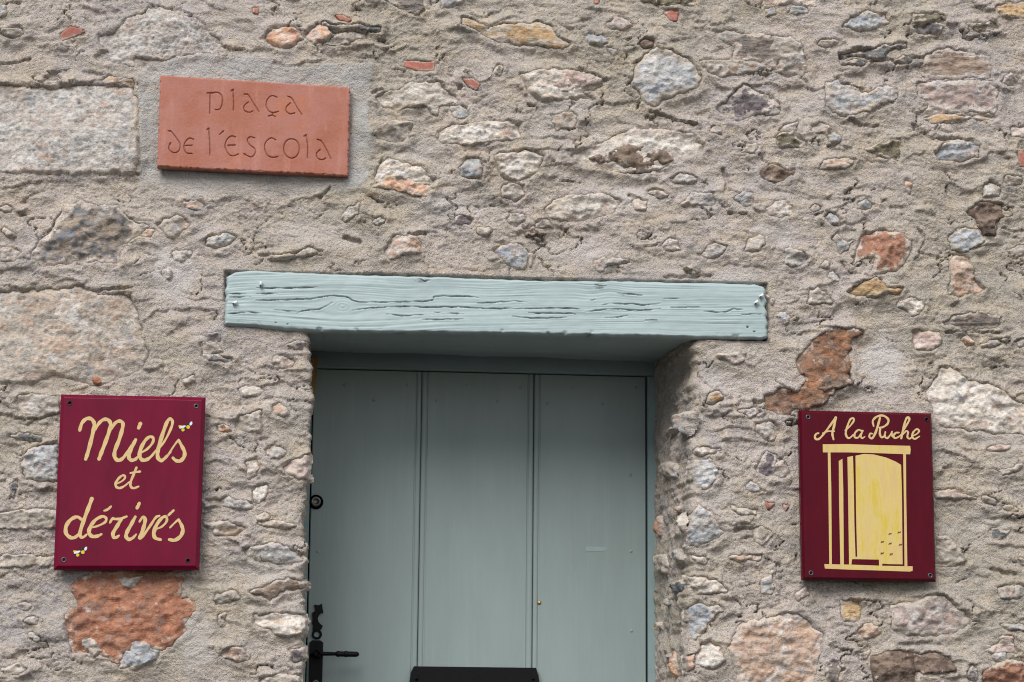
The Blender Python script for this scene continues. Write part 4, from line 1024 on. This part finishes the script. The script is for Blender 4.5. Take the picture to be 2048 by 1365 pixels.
# ------------------------------------------------------------------ painted strokes
def ribbon_mesh(strokes, conv, Y, mat, name, parent, pxw):
    """strokes: (points in zoom units, width or widths in zoom units); conv maps to photograph pixels"""
    V_, F_ = [], []
    for si, (pts, wd) in enumerate(strokes):
        raw = np.asarray(pts, float)
        wv = np.full(len(raw), wd, float) if np.isscalar(wd) else np.asarray(wd, float)
        if len(raw) == 2: raw = np.vstack([raw[0], raw.mean(0), raw[1]]); wv = np.array([wv[0], wv.mean(), wv[-1]])
        c = crom(np.column_stack([raw, wv]), 6); p = c[:, :2]; wv = np.clip(c[:, 2], 2, None)
        tg = np.gradient(p, axis=0); tg /= np.linalg.norm(tg, axis=1)[:, None]+1e-9; nn = np.column_stack([-tg[:, 1], tg[:, 0]])
        rows_ = []
        for e, sgn in ((0, -1), (len(p)-1, 1)): pass
        seq = []
        for a in (75, 50, 25): seq.append((p[0]-tg[0]*wv[0]*.5*math.sin(math.radians(a)), nn[0], wv[0]*math.cos(math.radians(a))))
        for k in range(len(p)): seq.append((p[k], nn[k], wv[k]*(1+.10*math.sin(k*.9+si*1.7))))
        for a in (25, 50, 75): seq.append((p[-1]+tg[-1]*wv[-1]*.5*math.sin(math.radians(a)), nn[-1], wv[-1]*math.cos(math.radians(a))))
        n0 = len(V_); lift0 = .0003+.00006*si
        for k, (c_, n_, w_) in enumerate(seq):
            for s2 in (.5, -.5):
                q_ = conv(*(c_+n_*w_*s2)); yy = Y-lift0-.00008*k/len(seq)
                X_, Z_ = P(q_[0], q_[1], Y); V_.append((float(X_), yy, float(Z_)))
        for k in range(len(seq)-1): F_.append((n0+2*k, n0+2*k+2, n0+2*k+3, n0+2*k+1))
    o = mesh_obj(name, V_, F_, mat, parent, False)
    return o
def flat_poly(polys, conv, Y, lift, mat, name, parent):
    b = MB()
    for i, poly in enumerate(polys):
        pts = [tuple(map(float, P(*conv(*p), Y))) for p in poly]
        b.prism(pts, Y-lift-.00004*i, Y+.0002)
    return b.build(name, mat, parent)

def sign_board(name, corners, Yf, thick, mat, bev, label):
    """board with a bevelled front edge; corners TL TR BR BL in photograph pixels at the front plane"""
    c = np.array([P(px_, py_, Yf+.006) for px_, py_ in corners]); cen = c.mean(0)
    root = empty(name, (float(cen[0]), Yf+thick, float(c[:, 1].min()))); tag(root, label, 'sign')
    ux = (c[1]-c[0]+c[2]-c[3]); ux /= np.linalg.norm(ux); uz = (c[0]-c[3]+c[1]-c[2]); uz /= np.linalg.norm(uz)
    sg = [(1, -1), (-1, -1), (-1, 1), (1, 1)]
    ring = lambda inset, y: [tuple(np.insert(c[i]+ux*sg[i][0]*inset+uz*sg[i][1]*inset, 1, y)) for i in range(4)]
    rings = [ring(bev+.001, Yf), ring(bev, Yf+.0003), ring(.0008, Yf+.0065), ring(0, Yf+.0075), ring(0, Yf+thick)]
    v = [p for r in rings for p in r]; f = [(3, 2, 1, 0)]
    for k in range(len(rings)-1):
        for i in range(4): f.append((k*4+i, k*4+(i+1) % 4, (k+1)*4+(i+1) % 4, (k+1)*4+i))
    f.append(tuple(range(len(v)-4, len(v)))); mesh_obj('board', v, f, mat, root, False)
    return root
def screws(root, spots, Yf):
    for px_, py_, m in spots:
        x, z = map(float, P(px_, py_, Yf)); b = MB()
        b.lathe([(-.0004, .0060), (.0005, .0058), (.0004, .0040), (-.0003, .0034), (-.0003, .0004)], (0, -1, 0), (x, Yf-.0003, z), 14, False)
        o = b.build('screw', m, root, True)
        if m is M_SCREW:
            b = MB(); b.box(x-.0032, x+.0032, Yf-.0010, Yf-.0002, z-.0005, z+.0005); b.build('slot', M_BLACK, o)
def bee(root, cx_, cy_, conv, Y):
    """small painted bee: black body, yellow bands, white wings and face"""
    def el(ox, oy, rx, ry, rot, n=14):
        a = math.radians(rot); out = []
        for k in range(n):
            t = 2*math.pi*k/n; u, v = rx*math.cos(t), ry*math.sin(t); out.append((cx_+ox+u*math.cos(a)-v*math.sin(a), cy_+oy+u*math.sin(a)+v*math.cos(a)))
        return out
    body = flat_poly([el(0, 6, 46, 22, -27), el(30, -16, 20, 17, -20)], conv, Y, .0005, M_BLACK, 'painted_bee', root)
    flat_poly([el(-30, 0, 17, 8, 10), el(-14, 24, 12, 11, -30), el(22, 4, 13, 13, -30)], conv, Y, .0008, M_BEEYEL, 'bands', body)
    flat_poly([el(-18, 4, 25, 8, -18), el(42, -20, 9, 15, 25)], conv, Y, .0011, M_BEEWHITE, 'wings', body)

Y1 = -.048
s1 = sign_board('wooden_sign', [(122,789),(411,795),(398,1140),(107,1140)], Y1, .026, M_SIGN_L, .0085, 'maroon wooden sign reading Miels et dérivés, left of the door')
c5 = lambda x, y: (90+x/3.5, 770+y/3.5)
W_ = 25
miels = [
 ([(243,318),(258,270),(290,238),(325,240),(345,272),(340,315),(320,400),(298,480),(285,520)],[22,24,25,25,26,27,27,26,24]),
 ([(350,315),(378,270),(410,244),(443,247),(460,278),(448,330),(420,410),(393,480),(378,520)],[18,22,24,25,26,27,27,26,24]),
 ([(468,305),(492,268),(522,254),(545,270),(540,315),(517,390),(490,460),(487,503),(508,528),(535,522),(565,490),(605,425)],[18,22,24,25,26,27,27,27,26,24,20,15]),
 ([(635,385),(612,430),(592,478),(588,512),(606,528),(632,522),(655,500)],[22,25,26,26,25,22,16]),
 ([(668,272),(656,302)],[26,24]),
 ([(668,478),(715,450),(752,408),(758,375),(735,364),(702,390),(672,445),(662,495),(680,526),(712,524),(745,500),(780,455)],[14,16,18,20,20,23,26,27,26,24,18,12]),
 ([(785,465),(840,390),(880,310),(893,262),(880,240),(858,255),(832,320),(803,410),(788,475),(793,515),(815,530),(842,512),(880,470)],[12,15,18,20,22,24,26,27,27,27,25,20,14]),
 ([(862,490),(905,425),(935,385)],[12,13,14]),
 ([(935,388),(958,430),(977,472),(972,508),(945,534),(915,530),(895,512)],[18,23,26,26,25,23,18])]
et = [([(505,692),(545,670),(562,645),(545,634),(516,655),(495,690),(500,715),(525,723),(560,706),(590,680)],[10,12,14,15,17,18,18,17,13,10]),
 ([(640,580),(620,630),(600,680),(600,712),(622,724),(655,712)],[16,18,18,18,16,12]),([(598,618),(632,612),(665,608)],[13,15,16])]
deriv = [([(262,948),(225,925),(180,945),(148,990),(148,1040),(180,1070),(215,1065),(250,1030)],[18,22,25,27,27,25,22,16]),
 ([(328,797),(305,860),(275,940),(250,1015),(245,1055),(265,1068),(292,1048)],[26,27,26,26,25,20,13]),
 ([(318,1002),(370,988),(420,962),(428,935),(402,922),(355,945),(320,990),(308,1032),(328,1060),(365,1060),(395,1046)],[12,14,17,19,20,23,26,27,26,23,16]),
 ([(415,882),(440,872),(462,852)],[14,18,14]),
 ([(455,965),(472,938),(492,940),(528,938),(572,922)],[14,20,18,18,14]),([(535,940),(508,985),(478,1035),(478,1062),(495,1070),(518,1056)],[22,25,26,25,22,14]),
 ([(632,925),(605,975),(575,1030),(568,1062),(585,1082),(612,1074),(638,1048)],[20,25,26,26,25,20,13]),([(660,830),(645,862)],[22,24]),
 ([(662,958),(682,930),(700,935),(698,970),(682,1025),(663,1075),(690,1052),(738,985),(775,930),(800,918)],[14,20,24,26,26,24,20,18,18,16]),
 ([(775,1012),(820,992),(852,955),(848,925),(822,930),(785,975),(762,1035),(772,1072),(810,1085)],[12,14,17,20,21,25,27,25,18]),
 ([(866,912),(900,880)],[18,16]),([(875,1000),(905,970),(935,942)],[12,13,14]),
 ([(935,945),(955,982),(965,1020),(948,1062),(908,1088),(870,1084)],[18,23,26,26,25,20])]
ribbon_mesh(miels, c5, Y1, M_CREAM, 'lettering', s1, 1); ribbon_mesh(et, c5, Y1, M_CREAM, 'lettering', s1, 1); ribbon_mesh(deriv, c5, Y1, M_CREAM, 'lettering', s1, 1)
bee(s1, 980, 292, c5, Y1); bee(s1, 243, 1168, c5, Y1)
screws(s1, [(90+172/3.5, 770+128/3.5, M_BLACK), (90+1058/3.5, 770+150/3.5, M_SCREW), (90+132/3.5, 770+1225/3.5, M_SCREW), (90+1000/3.5, 770+1230/3.5, M_BLACK)], Y1)
adopt(s1)

Y2 = -.044
s2 = sign_board('wooden_sign', [(1598,821),(1863,827),(1872,1164),(1605,1160)], Y2, .024, M_SIGN_R, .0055, 'dark maroon wooden sign reading A la Ruche with a painted yellow hive')
c6 = lambda x, y: (1580+x/3.59, 800+y/3.59)
ruche = [([(205,240),(188,245),(178,268),(190,284),(212,278),(245,242),(290,182),(328,128)],[11,13,15,15,14,14,15,17]),([(328,128),(316,190),(304,240),(312,284)],[18,17,16,13]),([(235,240),(275,226),(318,226)],10),
 ([(395,220),(430,190),(458,150),(452,133),(432,142),(412,190),(400,240),(412,272),(432,272),(452,252)],[9,11,13,13,14,14,15,14,12,9]),
 ([(520,228),(492,216),(466,240),(464,268),(488,272),(512,242)],[12,12,14,14,12,11]),([(522,222),(508,258),(516,276),(536,266)],[12,13,12,9]),
 ([(645,132),(632,180),(612,240),(590,276),(570,268),(574,244),(592,244)],[16,16,16,15,14,12,10]),([(600,190),(594,152),(622,122),(668,114),(704,140),(700,172),(668,196),(640,200)],[11,14,15,15,16,15,14,11]),
 ([(648,200),(644,240),(656,270),(684,258)],[14,15,14,10]),([(684,232),(680,262),(698,276),(722,250),(732,230)],[12,14,13,12,12]),([(730,232),(734,262),(750,270)],[12,13,10]),
 ([(782,236),(760,238),(744,256),(752,276),(780,266),(800,248)],[10,13,14,13,11,9]),
 ([(796,256),(832,190),(856,144),(846,126),(830,146),(812,210),(798,278)],[9,12,15,16,15,15,14]),([(804,256),(832,226),(846,234),(842,266),(856,280),(876,268)],[10,12,14,14,12,10]),
 ([(876,262),(912,244),(926,222),(908,212),(884,234),(876,264),(894,282),(928,264)],[9,11,13,13,14,15,13,10])]
ribbon_mesh(ruche, c6, Y2, M_CREAM, 'lettering', s2, 1)
hive = [[(235,320),(420,318),(640,326),(862,331),(866,360),(862,392),(640,384),(420,378),(236,378)],
 [(246,1180),(440,1184),(660,1192),(880,1196),(880,1228),(860,1234),(640,1226),(430,1220),(250,1212)],
 [(271,374),(290,374),(296,640),(300,1184),(282,1184),(276,700)],
 [(350,440),(376,424),(382,640),(386,1186),(361,1186),(352,700)],
 [(412,412),(452,404),(458,620),(462,900),(470,1132),(444,1148),(440,1188),(424,1188),(418,760)],
 [(470,402),(530,389),(600,393),(690,415),(760,445),(797,468),(802,640),(804,760),(808,1182),(700,1180),(664,1176),(660,1194),(640,1194),(638,1148),(540,1146),(446,1144),(462,1126),(482,1128),(474,800)],
 [(812,388),(832,388),(834,700),(842,1196),(822,1196),(818,760)]]
flat_poly(hive, c6, Y2, .0005, M_HIVE, 'painted_hive', s2)
fl_ = []
for (x_, y_) in [(718,963),(783,952),(663,1020),(718,1032),(792,1040),(660,1102),(725,1108)]:
    fl_ += [([(x_-11, y_+6), (x_, y_+1), (x_+10, y_-5)], [3, 6, 4]), ([(x_-8, y_-5), (x_+1, y_+1)], [3, 4]), ([(x_+5, y_-1), (x_+11, y_+2)], [3, 2])]
tag(ribbon_mesh(fl_, c6, Y2-.0008, M_MARK, 'painted_flies', s2, 1), kind='stuff')
screws(s2, [(1580+130/3.59, 800+124/3.59, M_SCREW), (1580+980/3.59, 800+141/3.59, M_BLACK), (1580+151/3.59, 800+1243/3.59, M_SCREW), (1580+1008/3.59, 800+1262/3.59, M_SCREW)], Y2)
adopt(s2)

# ------------------------------------------------------------------ clay plaque with incised letters
def build_plaque():
    Yf = -.030
    c7 = lambda p: np.column_stack([290+np.asarray(p, float)[:, 0]/4.763, 130+np.asarray(p, float)[:, 1]/4.763])
    TL, TR, BR_, BL_ = [np.array(p) for p in ((320.4,150.6),(700.5,174.5),(696.3,352.1),(314.1,333.2))]
    nx, nz = 372, 184
    a = np.linspace(0, 1, nx)[None, :, None]; c = np.linspace(0, 1, nz)[:, None, None]
    uv = (TL*(1-a)+TR*a)*(1-c)+(BL_*(1-a)+BR_*a)*c; U = uv[..., 0]; Vp = uv[..., 1]
    L = [[(590,270),(640,266)],[(622,270),(618,380),(617,465)],[(640,272),(690,262),(733,300),(738,360),(715,420),(670,428)],[(820,252),(843,236)],[(838,240),(843,330),(843,435)],
     [(945,280),(985,287),(1030,360),(1085,445)],[(985,355),(950,385),(940,420),(960,445),(1000,452),(1027,440)],[(1258,310),(1210,295),(1167,330),(1155,390),(1185,445),(1230,455),(1270,445)],
     [(1228,458),(1213,476),(1242,495)],[(1175,490),(1213,480)],[(1360,300),(1400,322),(1445,400),(1495,475)],[(1385,365),(1350,400),(1345,440),(1380,468),(1427,460)],
     [(220,630),(250,637),(300,700),(335,760),(325,815),(290,838),(245,825),(225,790),(245,745)],[(465,712),(425,700),(385,735),(372,790),(395,840),(450,846)],[(383,770),(450,767)],
     [(590,622),(610,606)],[(608,612),(617,740),(620,865)],[(710,665),(750,630)],[(865,690),(820,680),(775,725),(765,790),(800,855),(845,868),(892,850)],[(788,768),(862,765)],
     [(1047,697),(1000,688),(975,720),(1000,765),(1045,800),(1050,845),(1015,878),(970,865),(940,848)],[(1247,717),(1200,698),(1150,740),(1140,800),(1170,865),(1220,883),(1267,875)],
     [(1397+75*math.cos(t), 798+92*math.sin(t)) for t in np.linspace(0, 2*math.pi, 17)],[(1515,682),(1538,668)],[(1535,675),(1550,770),(1548,890)],[(1640,712),(1680,727),(1725,800),(1772,897)],[(1670,808),(1635,845),(1645,890),(1690,905),(1722,890)]]
    blobs = [(628,270),(832,243),(600,612),(238,632),(740,640),(1528,675),(238,760),(955,855)]
    h = fbm(U/60, Vp/60, 3, 5)*.0016+fbm(U/6, Vp/6, 2, 8)*.0004
    for s in L:
        p = crom(c7(s), 5); lo = p.min(0)-6; hi = p.max(0)+6
        m = (U > lo[0]) & (U < hi[0]) & (Vp > lo[1]) & (Vp < hi[1])
        d = ldist(p, U[m], Vp[m]); wv = 1.0+.25*perlin(U[m]/8, Vp[m]/8, 3)
        h[m] = np.minimum(h[m], h[m]*.3-.0042*(1-sm(.25, 1.6, d/wv)))
    for bx_, by_ in blobs:
        p = c7([(bx_, by_)])[0]; d = np.hypot(U-p[0], (Vp-p[1])*1.2); h = np.minimum(h, -.0042*(1-sm(.8, 2.8, d)))
    ed = np.minimum(np.minimum(a[..., 0]*380, (1-a[..., 0])*380), np.minimum(c[..., 0]*180, (1-c[..., 0])*180))+0*U
    h -= .0022*(1-sm(0, 2.2, ed)); h -= sm(.15, .4, perlin(U/7, Vp/7, 17))*(1-sm(0, 3.5, ed))*.004
    x, z = P(U, Vp, Yf); y = Yf-h
    ii = np.arange(nx*nz).reshape(nz, nx); F = [np.stack([ii[:-1, :-1], ii[1:, :-1], ii[1:, 1:], ii[:-1, 1:]], -1).reshape(-1, 4)]
    Vs = [np.stack([x, y, z], -1).reshape(-1, 3)]; off = nx*nz
    for edge in (ii[0][::-1], ii[:, 0], ii[-1], ii[::-1, -1]):
        pv = Vs[0][edge].copy(); pv[:, 1] = -.004; n = len(edge); Vs.append(pv); nb = np.arange(n)+off; off += n
        F.append(np.stack([edge[:-1], edge[1:], nb[1:], nb[:-1]], -1)[:, ::-1])
    o = mesh_obj('clay_plaque', np.concatenate(Vs), np.concatenate(F), M_PLAQUE, None, True)
    try: o.data.set_sharp_from_angle(angle=math.radians(50))
    except Exception: pass
    tag(o, 'orange terracotta plaque with incised words plaça de l’Escola', 'plaque')
build_plaque()

# ------------------------------------------------------------------ white cable clips on the beam
for px_, py_, rot, lab in [(522,568,80,'white cable clip near the top left of the green beam'),(470,606,20,'white cable clip by the left end of the green beam'),
                           (1523,592,35,'upper white cable clip at the right end of the green beam'),(1513,605,40,'lower white cable clip at the right end of the green beam')]:
    x, z = map(float, P(px_, py_, -.024)); a = math.radians(rot)
    root = empty('cable_clip', (x, -.020, z)); tag(root, lab, 'cable clip', 'white cable clips on the beam')
    b = MB(); b.lathe([(-.006, .0026), (-.0055, .0036), (.0055, .0036), (.006, .0026)], (math.cos(a), -.35, math.sin(a)), (x, -.024, z), 10); b.build('saddle', M_CLIP, root, True)
    b = MB(); b.lathe([(0, .0022), (.007, .0022), (.008, .0026), (.009, .0018)], (0, -1, 0), (x-math.cos(a)*.004, -.021, z-math.sin(a)*.004-.002), 10); b.build('nail', M_STEEL, root, True)
    adopt(root)
